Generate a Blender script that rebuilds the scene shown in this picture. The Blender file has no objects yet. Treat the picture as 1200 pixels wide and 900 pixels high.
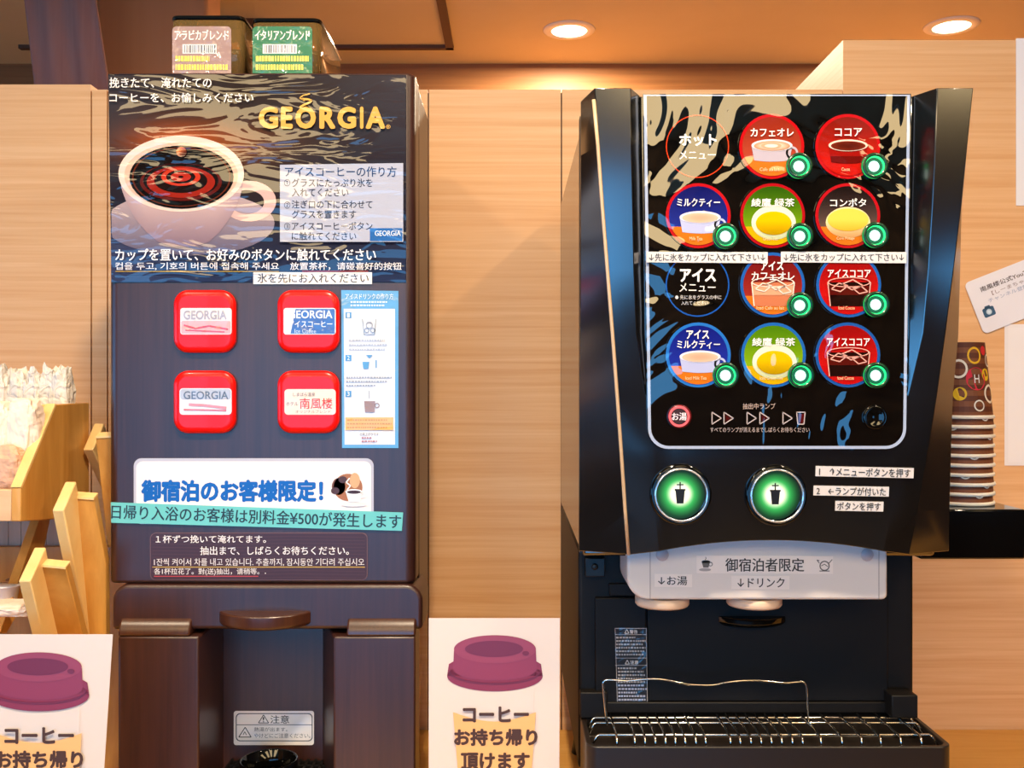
import bpy, bmesh, math, random
from mathutils import Vector, Matrix, noise
random.seed(7)
S = bpy.context.scene
COL = S.collection
F = 1150.0                      # focal length in pixels of the 1200x900 frame
ZC = 1.42                       # eye height

# ---------------------------------------------------------------- camera, world, exposure
cam = bpy.data.cameras.new('camera'); cam.sensor_width = 36; cam.lens = 36 * F / 1200
cam.clip_start = 0.02
co = bpy.data.objects.new('camera', cam); COL.objects.link(co)
co.location = (0, 0, ZC); co.rotation_euler = (math.pi / 2, 0, 0)
S.camera = co
S.view_settings.view_transform = 'Standard'; S.view_settings.look = 'None'
S.view_settings.gamma = 1; S.view_settings.use_curve_mapping = False
S.view_settings.exposure = -0.05
S.cycles.use_denoising = True
S.cycles.max_bounces = 8
W = bpy.data.worlds.new('world'); S.world = W; W.use_nodes = True
W.node_tree.nodes['Background'].inputs[0].default_value = (1.0, 0.80, 0.62, 1)
W.node_tree.nodes['Background'].inputs[1].default_value = 0.0

PANEL_L = 10.0                   # radiance of the warm ceiling light panels
AISLE_W = 42.0
LAMP_W = 22.0                   # base watts of the added downlights over the worktop
LAMP_COL = (1.0, 0.80, 0.56)
WINDOW_L = 5.0                  # radiance of the daylit windows
WINDOW_COL = (0.12, 0.48, 1.0)

# ---------------------------------------------------------------- helpers
def lin(c):
    if isinstance(c, str):
        c = c.lstrip('#'); c = [int(c[i:i + 2], 16) / 255 for i in (0, 2, 4)]
    return tuple(x / 12.92 if x <= .04045 else ((x + .055) / 1.055) ** 2.4 for x in c[:3])
def at(px, py, Y):
    return Vector(((px - 600) / F * Y, Y, ZC - (py - 450) / F * Y))
def xw(px, Y): return (px - 600) / F * Y
def zw(py, Y): return ZC - (py - 450) / F * Y

ORG = {}
def tag(o, label=None, cat=None, group=None, kind=None):
    if label: o['label'] = label
    if cat: o['category'] = cat
    if group: o['group'] = group
    if kind: o['kind'] = kind
    return o
def thing(name, label, cat, loc, group=None):
    o = bpy.data.objects.new(name, None); COL.objects.link(o)
    o.empty_display_size = .02
    o.location = loc; ORG[o.name] = Vector(loc)
    return tag(o, label, cat, group)

class MB:
    """collects shapes in world space and links them as one mesh object"""
    def __init__(s): s.v = []; s.f = []; s.mi = []; s.sm = []; s.m = 0; s.smooth = False
    def add(s, vs, fs, smooth=None):
        b = len(s.v); s.v += [Vector(v) for v in vs]
        for f in fs:
            s.f.append([b + i for i in f]); s.mi.append(s.m); s.sm.append(s.smooth if smooth is None else smooth)
    def box(s, a, b):
        x0, x1 = sorted((a[0], b[0])); y0, y1 = sorted((a[1], b[1])); z0, z1 = sorted((a[2], b[2]))
        s.add([(x0, y0, z0), (x1, y0, z0), (x1, y1, z0), (x0, y1, z0), (x0, y0, z1), (x1, y0, z1), (x1, y1, z1), (x0, y1, z1)],
              [(0, 3, 2, 1), (4, 5, 6, 7), (0, 1, 5, 4), (1, 2, 6, 5), (2, 3, 7, 6), (3, 0, 4, 7)])
    def prism(s, poly, d, smooth=False):
        """poly: 3-D points of one face, d: extrusion vector"""
        n = len(poly); P = [Vector(p) for p in poly]; d = Vector(d)
        nor = Vector((0, 0, 0))
        for i in range(n): nor += P[i].cross(P[(i + 1) % n])
        if nor.dot(d) > 0: P.reverse()
        s.add(P + [p + d for p in P], [list(range(n)), list(range(2 * n - 1, n - 1, -1))], False)
        b = len(s.v) - 2 * n
        for i in range(n):
            j = (i + 1) % n
            s.f.append([b + j, b + i, b + n + i, b + n + j]); s.mi.append(s.m); s.sm.append(smooth)
    def rings(s, R, closed=True, cap=(True, True), smooth=True):
        n = len(R[0]); b = len(s.v)
        for r in R: s.v += [Vector(p) for p in r]
        for k in range(len(R) - 1):
            for i in range(n if closed else n - 1):
                j = (i + 1) % n
                s.f.append([b + k * n + i, b + k * n + j, b + (k + 1) * n + j, b + (k + 1) * n + i]); s.mi.append(s.m); s.sm.append(smooth)
        if cap[0]: s.f.append([b + i for i in range(n - 1, -1, -1)]); s.mi.append(s.m); s.sm.append(False)
        if cap[1]: s.f.append([b + (len(R) - 1) * n + i for i in range(n)]); s.mi.append(s.m); s.sm.append(False)
    def lathe(s, prof, c, axis='z', n=40, cap=(True, True), smooth=True):
        """prof: list of (radius, height) from the start of the axis on"""
        R = []
        for r, h in prof:
            ring = []
            for i in range(n):
                a = 2 * math.pi * i / n
                if axis == 'z': p = (c[0] + r * math.cos(a), c[1] + r * math.sin(a), c[2] + h)
                else: p = (c[0] + r * math.cos(a), c[1] - h, c[2] + r * math.sin(a))   # axis towards the viewer
                ring.append(p)
            R.append(ring)
        s.rings(R, True, cap, smooth)
    def tube(s, pts, r, n=8):
        P = [Vector(p) for p in pts]; R = []
        up = None
        for i, p in enumerate(P):
            t = (P[min(i + 1, len(P) - 1)] - P[max(i - 1, 0)]).normalized()
            if up is None:
                up = t.orthogonal().normalized()
            up = (up - t * up.dot(t)).normalized(); w = t.cross(up)
            R.append([p + (up * math.cos(2 * math.pi * k / n) + w * math.sin(2 * math.pi * k / n)) * r for k in range(n)])
        s.rings(R, True, (True, True), True)
    def build(s, name, mats, parent=None, bevel=0, seg=2, fix=True, angle=35, org=None, sharp=50):
        me = bpy.data.meshes.new(name)
        o = ORG.get(parent.name, Vector()) if parent else (Vector(org) if org else Vector())
        me.from_pydata([v - o for v in s.v], [], s.f)
        for m in (mats if isinstance(mats, (list, tuple)) else [mats]): me.materials.append(m)
        for p, mi, sm in zip(me.polygons, s.mi, s.sm): p.material_index = mi; p.use_smooth = sm
        if fix:
            bm = bmesh.new(); bm.from_mesh(me)
            bmesh.ops.recalc_face_normals(bm, faces=bm.faces); bm.to_mesh(me); bm.free()
        ob = bpy.data.objects.new(name, me); COL.objects.link(ob)
        if parent:
            ob.parent = parent; ORG[ob.name] = o
        else:
            ob.location = o; ORG[ob.name] = o
        if bevel:
            b = ob.modifiers.new('edge', 'BEVEL'); b.width = bevel; b.segments = seg
            b.limit_method = 'ANGLE'; b.angle_limit = math.radians(angle); b.harden_normals = False
            for p in me.polygons: p.use_smooth = True
            me.set_sharp_from_angle(angle=math.radians(sharp))
        return ob

def rr(x0, y0, x1, y1, r, n=6, which=(1, 1, 1, 1)):
    """rounded rectangle outline in pixel space; which: tl, tr, br, bl"""
    out = []
    for k, (cx, cy, a0) in enumerate(((x0, y0, 180), (x1, y0, 270), (x1, y1, 0), (x0, y1, 90))):
        if not which[k] or r <= 0: out.append((cx, cy)); continue
        ox = cx + (r if cx == x0 else -r); oy = cy + (r if cy == y0 else -r)
        for i in range(n + 1):
            a = math.radians(a0 + 90 * i / n); out.append((ox + r * math.cos(a), oy + r * math.sin(a)))
    return out
def ell(cx, cy, rx, ry=None, n=36, a0=0, a1=360):
    ry = ry or rx
    full = abs(a1 - a0) >= 360
    m = n if full else n + 1
    return [(cx + rx * math.cos(math.radians(a0 + (a1 - a0) * i / n)), cy + ry * math.sin(math.radians(a0 + (a1 - a0) * i / n))) for i in range(m)]
def rot(pts, cx, cy, deg):
    a = math.radians(deg); c, s_ = math.cos(a), math.sin(a)
    return [(cx + (x - cx) * c - (y - cy) * s_, cy + (x - cx) * s_ + (y - cy) * c) for x, y in pts]

TXT = {}
def glyphs(body, bold=0.0, gap=1.0):
    key = (body, bold, gap)
    if key not in TXT:
        c = bpy.data.curves.new('lettering', 'FONT'); c.body = body; c.size = 1; c.resolution_u = 3; c.offset = bold
        c.space_character = gap
        o = bpy.data.objects.new('lettering', c); COL.objects.link(o)
        dg = bpy.context.evaluated_depsgraph_get(); ev = o.evaluated_get(dg); m = ev.to_mesh()
        vs = [tuple(v.co) for v in m.vertices]; fs = [list(p.vertices) for p in m.polygons]
        ev.to_mesh_clear(); bpy.data.objects.remove(o); bpy.data.curves.remove(c)
        TXT[key] = (vs, fs)
    return TXT[key]

class Flat:
    """a printed sheet: base plus inks, drawn in the sheet's own 2-D frame and mapped to its plane, one mesh"""
    def __init__(s, mp, step=.00025): s.mp = mp; s.v = []; s.f = []; s.c = []; s.mi = []; s.d = 0; s.step = step
    def up(s): s.d += s.step
    def raw(s, pts, cols, mi=0, d=None):
        b = len(s.v); d = s.d if d is None else d
        s.v += [s.mp(x, y, d) for x, y in pts]; return b
    def poly(s, pts, col, mi=0):
        a = sum(pts[i][0] * pts[(i + 1) % len(pts)][1] - pts[(i + 1) % len(pts)][0] * pts[i][1] for i in range(len(pts)))
        if a > 0: pts = pts[::-1]
        b = s.raw(pts, None); c = lin(col)
        s.f.append([b + i for i in range(len(pts))]); s.c.append([c] * len(pts)); s.mi.append(mi)
    def sheet(s, pts, col, th=.0006, sides=None):
        a = sum(pts[i][0] * pts[(i + 1) % len(pts)][1] - pts[(i + 1) % len(pts)][0] * pts[i][1] for i in range(len(pts)))
        if a > 0: pts = pts[::-1]
        n = len(pts); c = lin(col); cs = lin(sides or col)
        b = s.raw(pts, None, d=0); t = s.raw(pts, None, d=th)
        s.f.append([t + i for i in range(n)]); s.c.append([c] * n); s.mi.append(0)
        s.f.append([b + i for i in range(n - 1, -1, -1)]); s.c.append([cs] * n); s.mi.append(0)
        for i in range(n):
            j = (i + 1) % n
            s.f.append([b + i, b + j, t + j, t + i]); s.c.append([cs] * 4); s.mi.append(0)
        s.d = th + s.step
    def rim(s, outer, inner, col, mi=0):
        n = len(outer); c = lin(col); b = s.raw(outer, None); t = s.raw(inner, None)
        a = sum(outer[i][0] * outer[(i + 1) % n][1] - outer[(i + 1) % n][0] * outer[i][1] for i in range(n))
        for i in range(n):
            j = (i + 1) % n
            q = [b + i, b + j, t + j, t + i]
            s.f.append(q if a < 0 else q[::-1]); s.c.append([c] * 4); s.mi.append(mi)
    def ring(s, cx, cy, r0, r1, col, mi=0, ry=1.0, n=40):
        s.rim(ell(cx, cy, r1, r1 * ry, n), ell(cx, cy, r0, r0 * ry, n), col, mi)
    def line(s, pts, w, col, mi=0):
        for (x0, y0), (x1, y1) in zip(pts, pts[1:]):
            L = math.hypot(x1 - x0, y1 - y0) or 1; nx, ny = -(y1 - y0) / L * w / 2, (x1 - x0) / L * w / 2
            s.poly([(x0 + nx, y0 + ny), (x1 + nx, y1 + ny), (x1 - nx, y1 - ny), (x0 - nx, y0 - ny)], col, mi)
    def grid(s, x0, y0, x1, y1, nx, ny, fn, mi=0, mask=None):
        b = len(s.v)
        C = []
        for j in range(ny + 1):
            for i in range(nx + 1):
                x = x0 + (x1 - x0) * i / nx; y = y0 + (y1 - y0) * j / ny
                if mask: x, y = mask(x, y)
                s.v.append(s.mp(x, y, s.d)); C.append(lin(fn(x, y)))
        for j in range(ny):
            for i in range(nx):
                q = [j * (nx + 1) + i, (j + 1) * (nx + 1) + i, (j + 1) * (nx + 1) + i + 1, j * (nx + 1) + i + 1]
                s.f.append([b + k for k in q]); s.c.append([C[k] for k in q]); s.mi.append(mi)
    def disc(s, cx, cy, r, fn, mi=0, nr=7, n=36, ry=1.0):
        """disc with smoothly varying ink, fn(dx, dy) in units of the radius"""
        b = len(s.v); C = [lin(fn(0, 0))]; s.v.append(s.mp(cx, cy, s.d))
        for k in range(1, nr + 1):
            for i in range(n):
                a = 2 * math.pi * i / n; u, w = k / nr * math.cos(a), k / nr * math.sin(a)
                s.v.append(s.mp(cx + r * u, cy + r * ry * w, s.d)); C.append(lin(fn(u, w)))
        for i in range(n):
            j = (i + 1) % n
            q = [0, 1 + j, 1 + i]; s.f.append([b + t for t in q]); s.c.append([C[t] for t in q]); s.mi.append(mi)
            for k in range(1, nr):
                q = [1 + (k - 1) * n + i, 1 + (k - 1) * n + j, 1 + k * n + j, 1 + k * n + i]
                s.f.append([b + t for t in q]); s.c.append([C[t] for t in q]); s.mi.append(mi)
    def text(s, body, x0, y0, x1, y1, col, bold=0.0, mi=0, deg=0, gap=1.0, keep=False, shear=0):
        """lettering fitted into the box (x0, y0)-(x1, y1)"""
        vs, fs = glyphs(body, 0.0, gap)
        if not vs: return
        ax, bx = min(v[0] for v in vs), max(v[0] for v in vs); ay, by = min(v[1] for v in vs), max(v[1] for v in vs)
        sx = (x1 - x0) / max(bx - ax, 1e-6); sy = (y1 - y0) / max(by - ay, 1e-6)
        cx, cy = (x0 + x1) / 2, (y0 + y1) / 2
        pts = [(x0 + (v[0] - ax) * sx + shear * (v[1] - ay) * sy, y1 - (v[1] - ay) * sy) for v in vs]
        if deg: pts = rot(pts, cx, cy, deg)
        c = lin(col); q = bold * abs(y1 - y0) * 1.0; kk = 0
        for ox, oy in (((0, 0),) if q <= 0 else ((-q, 0), (q, 0), (0, -q), (0, q), (q * .7, q * .7), (-q * .7, q * .7), (q * .7, -q * .7), (-q * .7, -q * .7)) if bold > .025 else ((-q, 0), (q, 0), (0, q))):
            kk += 1; b = s.raw([(x + ox, y + oy) for x, y in pts], None, d=s.d + kk * .000012)
            for f in fs: s.f.append([b + i for i in f]); s.c.append([c] * len(f)); s.mi.append(mi)
    def dashes(s, x0, y0, x1, y1, rows, col, fill=.55, seed=1):
        """illegibly small print: broken strokes"""
        R = random.Random(seed); h = (y1 - y0) / rows
        for k in range(rows):
            x = x0; end = x1 - (x1 - x0) * R.choice([0, .05, .1, .35])
            while x < end:
                w = min(R.uniform(1.5, 3.2), end - x)
                s.poly([(x, y0 + k * h + h * (1 - fill) / 2), (x + w, y0 + k * h + h * (1 - fill) / 2), (x + w, y0 + k * h + h * (1 + fill) / 2), (x, y0 + k * h + h * (1 + fill) / 2)], col)
                x += w + R.uniform(.6, 1.1)
    def build(s, name, mats, parent=None, label=None, org=None):
        me = bpy.data.meshes.new(name); o = ORG.get(parent.name, Vector()) if parent else Vector(org or (0, 0, 0))
        me.from_pydata([Vector(v) - o for v in s.v], [], s.f)
        for m in (mats if isinstance(mats, (list, tuple)) else [mats]): me.materials.append(m)
        a = me.color_attributes.new('ink', 'FLOAT_COLOR', 'CORNER')
        k = 0
        flat = []
        for cs in s.c:
            for c in cs: flat += [c[0], c[1], c[2], 1.0]
        a.data.foreach_set('color', flat)
        for p, mi in zip(me.polygons, s.mi): p.material_index = mi
        ob = bpy.data.objects.new(name, me); COL.objects.link(ob)
        if parent: ob.parent = parent
        else: ob.location = o
        ORG[ob.name] = o
        if label: ob['label'] = label
        return ob
def plane(Y): return lambda x, y, d: at(x, y, Y) - Vector((0, d, 0))
def mix(a, b, t):
    t = max(0, min(1, t))
    a = [int(a[i:i + 2], 16) / 255 for i in (1, 3, 5)] if isinstance(a, str) else a
    b = [int(b[i:i + 2], 16) / 255 for i in (1, 3, 5)] if isinstance(b, str) else b
    return tuple(x + (y - x) * t for x, y in zip(a, b))

# ---------------------------------------------------------------- materials
def mat(name, col, rough=.5, metal=0, spec=.5, coat=0, coat_r=.03, ior=1.5, trans=0, emit=None, es=0, alpha=1):
    m = bpy.data.materials.new(name); m.use_nodes = True
    b = m.node_tree.nodes['Principled BSDF']
    b.inputs['Base Color'].default_value = (*lin(col), 1); b.inputs['Roughness'].default_value = rough
    b.inputs['Metallic'].default_value = metal; b.inputs['Specular IOR Level'].default_value = spec
    b.inputs['Coat Weight'].default_value = coat; b.inputs['Coat Roughness'].default_value = coat_r
    b.inputs['IOR'].default_value = ior; b.inputs['Transmission Weight'].default_value = trans; b.inputs['Alpha'].default_value = alpha
    if emit: b.inputs['Emission Color'].default_value = (*lin(emit), 1); b.inputs['Emission Strength'].default_value = es
    return m
def nodes(m): return m.node_tree.nodes, m.node_tree.links, m.node_tree.nodes['Principled BSDF']
def wood(name, c0, c1, scale, rough=.45, coat=0, dist=.6, bump=.03, spec=.4, detail=6):
    """grain stretched along the axis with the smallest scale"""
    m = mat(name, c0, rough, coat=coat, coat_r=.15, spec=spec); N, L, b = nodes(m)
    tc = N.new('ShaderNodeTexCoord'); mp = N.new('ShaderNodeMapping'); mp.inputs['Scale'].default_value = scale
    n1 = N.new('ShaderNodeTexNoise'); n1.inputs['Scale'].default_value = 1; n1.inputs['Detail'].default_value = detail
    n1.inputs['Roughness'].default_value = .62; n1.inputs['Distortion'].default_value = dist
    rp = N.new('ShaderNodeValToRGB'); rp.color_ramp.elements[0].color = (*lin(c0), 1); rp.color_ramp.elements[1].color = (*lin(c1), 1)
    rp.color_ramp.elements[0].position = .32; rp.color_ramp.elements[1].position = .68
    bp = N.new('ShaderNodeBump'); bp.inputs['Strength'].default_value = bump; bp.inputs['Distance'].default_value = .002
    L.new(tc.outputs['Object'], mp.inputs[0]); L.new(mp.outputs[0], n1.inputs[0]); L.new(n1.outputs[0], rp.inputs[0])
    L.new(rp.outputs[0], b.inputs['Base Color']); L.new(n1.outputs[0], bp.inputs['Height']); L.new(bp.outputs[0], b.inputs['Normal'])
    return m
def wavy(m, scale, strength, dist=1.0, target='Coat Normal', stretch=(1, 1, 1), distance=.01):
    N, L, b = nodes(m)
    tc = N.new('ShaderNodeTexCoord'); mp = N.new('ShaderNodeMapping'); mp.inputs['Scale'].default_value = stretch
    n1 = N.new('ShaderNodeTexNoise'); n1.inputs['Scale'].default_value = scale; n1.inputs['Detail'].default_value = 2.2; n1.inputs['Distortion'].default_value = dist
    bp = N.new('ShaderNodeBump'); bp.inputs['Strength'].default_value = strength; bp.inputs['Distance'].default_value = distance
    L.new(tc.outputs['Object'], mp.inputs[0]); L.new(mp.outputs[0], n1.inputs[0]); L.new(n1.outputs[0], bp.inputs['Height'])
    for t in ([target] if isinstance(target, str) else target): L.new(bp.outputs[0], b.inputs[t])
    return m
def ink(name, rough=.55, coat=0, coat_r=.03, spec=.3, coat_ior=1.5, density=None):
    m = mat(name, '#ffffff', rough, coat=coat, coat_r=coat_r, spec=spec); N, L, b = nodes(m)
    b.inputs['Coat IOR'].default_value = coat_ior
    a = N.new('ShaderNodeAttribute'); a.attribute_name = 'ink'
    if density:                                   # heavier ink: darker, fuller colour
        g = N.new('ShaderNodeGamma'); g.inputs[1].default_value = density
        L.new(a.outputs['Color'], g.inputs[0]); L.new(g.outputs[0], b.inputs['Base Color'])
    else: L.new(a.outputs['Color'], b.inputs['Base Color'])
    return m
def lit_ink(name, strength):
    m = ink(name, .4); N, L, b = nodes(m); a = [n for n in N if n.type == 'ATTRIBUTE'][0]
    L.new(a.outputs['Color'], b.inputs['Emission Color']); b.inputs['Emission Strength'].default_value = strength
    return m

WALLWOOD = wood('maple_veneer', '#d89f69', '#e6b684', (2.2, 2.2, 110), rough=.5, bump=.01)
FARWOOD = wood('brown_veneer', '#8a5a30', '#9d6a3a', (2, 2, 60), rough=.5)
COUNTERWOOD = wood('counter_wood', '#d89a45', '#e6b062', (3, 40, 40), rough=.4)
RACKWOOD = wood('honey_pine', '#bb7d30', '#d89f50', (30, 30, 4), rough=.4, coat=.1)
RACKEDGE = wood('lit_pine_edge', '#e6b972', '#f0cd8d', (14, 14, 14), rough=.4)  # paler copy of the pine: light on the edges put into the colour
CEIL = wood('beige_ceiling', '#d8c292', '#dcc698', (3, 3, 3), rough=.8, bump=0)
DARKTRIM = mat('dark_brown_trim', '#5a3a20', .6)
PILLARM = wood('brown_pillar_paint', '#a8724a', '#b07a50', (20, 20, .6), rough=.35)
CLOTH = wood('maroon_cloth', '#85605a', '#906a62', (60, 60, 2), rough=.9)
PALEFLOOR = mat('pale_bounce_floor', '#c8b08c', .8)
DARKWALL = wood('dark_wall_panelling', '#3a281c', '#46301f', (30, 30, 2), rough=.7)
FLOORM = wood('floor_wood', '#2c211a', '#382a20', (3, 30, 3), rough=.5)
MAHOG = wood('dark_mahogany_laminate', '#2e1613', '#40211a', (160, 160, 5), rough=.36, spec=.75, bump=.02)
MAHOG2 = wood('lit_mahogany_roll', '#3a1c12', '#4a2818', (160, 160, 5), rough=.3, spec=.7, bump=.02)  # warmer laminate copy: ceiling light on the rounds put into the colour
BLACK = mat('black_plastic', '#0c0b0b', .4, spec=.4)
SATIN = mat('black_satin_lacquer', '#0a0a0b', .16, spec=.85, ior=1.76)
GLOSSB = mat('black_gloss_acrylic', '#050505', .06, spec=.5)
DARKB = mat('black_matte_plastic', '#0e0b0a', .5, spec=.22)
BEIGEP = mat('ivory_plastic', '#ddd3cc', .35, spec=.4)
NOZZLE = mat('pinkish_ivory_plastic', '#e0c0a4', .4)
CHROME = mat('chrome_wire', '#d8d0c4', .12, metal=1)
TRIMTAN = mat('tan_edge_trim', '#d7b48c', .3, spec=.6)
RED = mat('red_translucent_button', '#e80c06', .3, spec=.3, coat=.12, emit='#ff1a08', es=.12)
PAPER = ink('printed_paper', .6)
FILMP = wavy(ink('laminated_print', .5, coat=1.0, coat_r=.02, spec=.05, density=1.25), 8, .5, 1.1, stretch=(1, 1, 3.4), distance=.0058)
STICK = wavy(ink('glossy_sticker', .45, coat=1.0, coat_r=.06), 60, .35, .8)
PANELM = wavy(ink('filmed_menu_print', .45, coat=1.0, coat_r=.012, spec=.02, coat_ior=1.7, density=1.3), 8, .5, 1.25, distance=.0118)
CARD = ink('laminated_card_print', .42, coat=.25, coat_r=.2)
LED = lit_ink('lit_indicator', 1.5)
LEDW = lit_ink('lit_lamp_core', 1.3)
BACKLIT = lit_ink('backlit_button_print', .35)
DIFF = mat('lamp_diffuser', '#fff2d8', .4, emit='#ffe6b8', es=9)
PANELLIGHT = mat('warm_light_panel', '#fff0d0', .4, emit='#ffdca0', es=PANEL_L)
WHITEP = mat('white_lamp_trim', '#efe3cf', .5)
PANE = mat('daylit_window_pane', '#000000', .5, emit='#ffffff', es=WINDOW_L)
PANE.node_tree.nodes['Principled BSDF'].inputs['Emission Color'].default_value = (*WINDOW_COL, 1)
SMOKE = mat('smoked_clear_plastic', '#d8b06c', .06, trans=.85, ior=1.3, spec=.6)
BEANS = wood('coffee_beans', '#3a1f0e', '#6b4020', (150, 150, 150), rough=.4, bump=.5)
WAX = mat('white_paper_rim', '#f4e6d2', .5)
WRAP = wavy(mat('clear_cellophane', '#fff8ee', .12, spec=.8, trans=.35, ior=1.15), 60, .8, 1, target='Normal')
PACK = wavy(mat('white_paper_wrap', '#f2dccb', .5), 30, .6, 1, target='Normal')
PACKP = wavy(mat('pinkish_brown_wrap', '#d9a888', .45), 30, .6, 1, target='Normal')

# ---------------------------------------------------------------- setting
YW = 1.62                                    # partition behind the machines
ZCT = ZC - .57                               # worktop
CEILZ = ZC + 1.10
def struct(mb, name, m, bevel=0):
    o = mb.build(name, m, None, bevel); o['kind'] = 'structure'; return o
def wallbox(name, a, b, m):
    k = MB(); k.box(a, b); return struct(k, name, m)
wallbox('floor', (-3, -3, -.05), (3, 3.4, 0), FLOORM)
wallbox('floor_bounce', (-3, 1.7, 0), (3, 3.37, .004), PALEFLOOR)  # unseen pale slab, added to bounce lamplight up to the ceiling
wallbox('ceiling', (-3, -3, CEILZ), (3, 3.4, CEILZ + .05), CEIL)
wallbox('wall_far', (-3, 3.37, 0), (3, 3.45, CEILZ), FARWOOD)
k = MB()
for q in ((-3, 0, -.9, CEILZ), (1.2, 0, 3.4, CEILZ), (-.9, 0, 1.2, .9), (-.9, 1.8, 1.2, CEILZ)): k.box((-3.08, q[0], q[1]), (-3, q[2], q[3]))
struct(k, 'wall_left', DARKWALL)
k = MB()
for q in ((-.9, .9, -.87, 1.8), (1.17, .9, 1.2, 1.8), (-.87, .9, 1.17, .94), (-.87, 1.76, 1.17, 1.8)): k.box((-3.07, q[0], q[1]), (-3.0, q[2], q[3]))
k.m = 1; k.box((-3.05, -.87, .94), (-3.04, 1.17, 1.76)); struct(k, 'window_5', [DARKTRIM, PANE])  # unseen window, added for a blue reflection in the door's left side
wallbox('wall_right', (3, -3, 0), (3.08, 3.4, CEILZ), DARKWALL)
# back wall behind the viewer with tall daylit windows, and dark panelling
WINS = [(-2.75, -1.65), (-1.62, -.52), (-.49, .70)]
WZ0, WZ1 = .30, 2.08
k = MB(); k.box((-3, -3.08, 0), (3, -3, WZ0)); k.box((-3, -3.08, WZ1), (3, -3, CEILZ))
edges = [-3] + [e for w in WINS for e in w] + [2.15, 2.75, 3]
for a, b in zip(edges[::2], edges[1::2]): k.box((a, -3.08, WZ0), (b, -3, WZ1))
k.box((2.15, -3.08, 1.5), (2.75, -3, WZ1)); k.box((2.15, -3.08, WZ0), (2.75, -3, .8))
struct(k, 'wall_back', DARKWALL)
for i, (a, b) in enumerate(WINS + [(2.15, 2.75)]):
    z0, z1 = (WZ0, WZ1) if i < 3 else (.8, 1.5)  # fourth window unseen: added and sized for its reflection in the door wing
    k = MB()
    for q in ((a, z0, a + .03, z1), (b - .03, z0, b, z1), (a + .03, z0, b - .03, z0 + .04), (a + .03, z1 - .04, b - .03, z1)):
        k.box((q[0], -3.07, q[1]), (q[2], -3.0, q[3]))
    k.m = 1; k.box((a + .03, -3.05, z0 + .04), (b - .03, -3.04, z1 - .04))
    struct(k, 'window_%d' % (i + 1), [DARKTRIM, PANE])
# wooden partition: veneer panels with narrow joints
k = MB()
ztop = zw(105, YW)
joints = [-1.6, xw(107, YW), xw(126, YW), xw(502, YW), xw(658, YW), xw(988, YW)]
for i, (a, b) in enumerate(zip(joints, joints[1:])):
    k.box((a + .0012, YW, .0), (b - .0012, YW + .04, zw(99, YW) if i == 0 else ztop))
k.m = 1; k.box((-1.6, YW + .006, 0), (xw(988, YW), YW + .038, ztop - .004))
struct(k, 'wall_partition', [WALLWOOD, DARKTRIM])
k = MB(); k.box((xw(988, YW), YW, 0), (1.6, YW + .42, zw(47, YW)))
struct(k, 'wall_block', [WALLWOOD])
k = MB()
k.box((-.215, 1.9, CEILZ - .012), (-.19, 3.2, CEILZ)); k.box((-1.6, 3.18, CEILZ - .012), (-.19, 3.2, CEILZ))
struct(k, 'trim_1', DARKTRIM)
# pillars beyond the partition
k = MB(); k.box(at(112, 0, 2.5).xy[:] + (0,), (xw(243, 2.5), 2.62, CEILZ)); struct(k, 'pillar_1', PILLARM, .01)
k = MB(); k.box((xw(264, 2.95), 2.95, 0), (xw(311, 2.95), 3.05, CEILZ)); struct(k, 'pillar_2', DARKTRIM)
# hanging dark cloth, its folds running down
k = MB(); R = []
n = 34
tops, bots = (at(16.5, -99.8, 2.3), at(96, -99.8, 2.3)), (at(46, 150, 2.3), at(134, 150, 2.3))
for side in (0, 1):
    for j in range(n + 1):
        t = j / n if side == 0 else 1 - j / n
        w = .004 * math.sin(t * 15) + (.0 if side == 0 else .006)
        R.append((tops[0].lerp(tops[1], t) + Vector((0, w, 0)), bots[0].lerp(bots[1], t) + Vector((0, w * 1.5, 0))))
k.rings([[r[0] for r in R], [r[1] for r in R]], True, (True, True), True)
tag(k.build('hanging_curtain', CLOTH, None, org=tops[0]), 'dark maroon cloth hanging beyond the partition above the wooden rack', 'curtain')

# worktop
k = MB(); k.box((-1.6, .82, ZCT - .04), (1.6, YW, ZCT))
tag(k.build('counter', COUNTERWOOD, None, .003), 'honey coloured wooden worktop that both machines stand on', 'counter')
k = MB(); k.box((-1.58, .86, 0), (1.58, 1.56, ZCT - .04))
tag(k.build('counter_cabinet', WALLWOOD, None, .003), 'maple veneered cabinet block carrying the worktop', 'cabinet')

# downlights
def lamp(name, label, x, y, group, watts):
    t = thing(name, label, 'ceiling light', (x, y, CEILZ), group)
    k = MB(); k.lathe([(.055, -.001), (.056, -.006), (.079, -.004), (.082, 0), (.055, 0)], (x, y, CEILZ), n=40, cap=(False, False)); k.build('trim_ring', WHITEP, t)
    k = MB(); k.lathe([(.0545, 0), (.0545, -.004), (.03, -.0055), (.004, -.006)], (x, y, CEILZ)); k.build('diffuser', DIFF, t)
    l = bpy.data.lights.new('downlight_beam', 'AREA'); l.shape = 'DISK'; l.size = .11; l.energy = watts; l.color = LAMP_COL
    o = bpy.data.objects.new('downlight_beam', l); COL.objects.link(o); o.parent = t; o.location = (0, 0, -.012)
for px, py, lb in ((667, 35, 'round recessed downlight above the gap between the machines'), (1115, 30, 'round recessed downlight at the top right above the tall block')):
    Y = 1.10 * F / (450 - py); lamp('ceiling_downlight', lb, xw(px, Y), Y, 'recessed ceiling downlights', AISLE_W)
for x, w in ((-.95, .55), (-.05, 1.6), (.95, .6)):  # unseen downlights, added for top light on the machines and wall
    lamp('ceiling_downlight', 'added recessed downlight, out of view, over the worktop edge', x, .35, 'added downlights over the worktop', LAMP_W * w)
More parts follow.
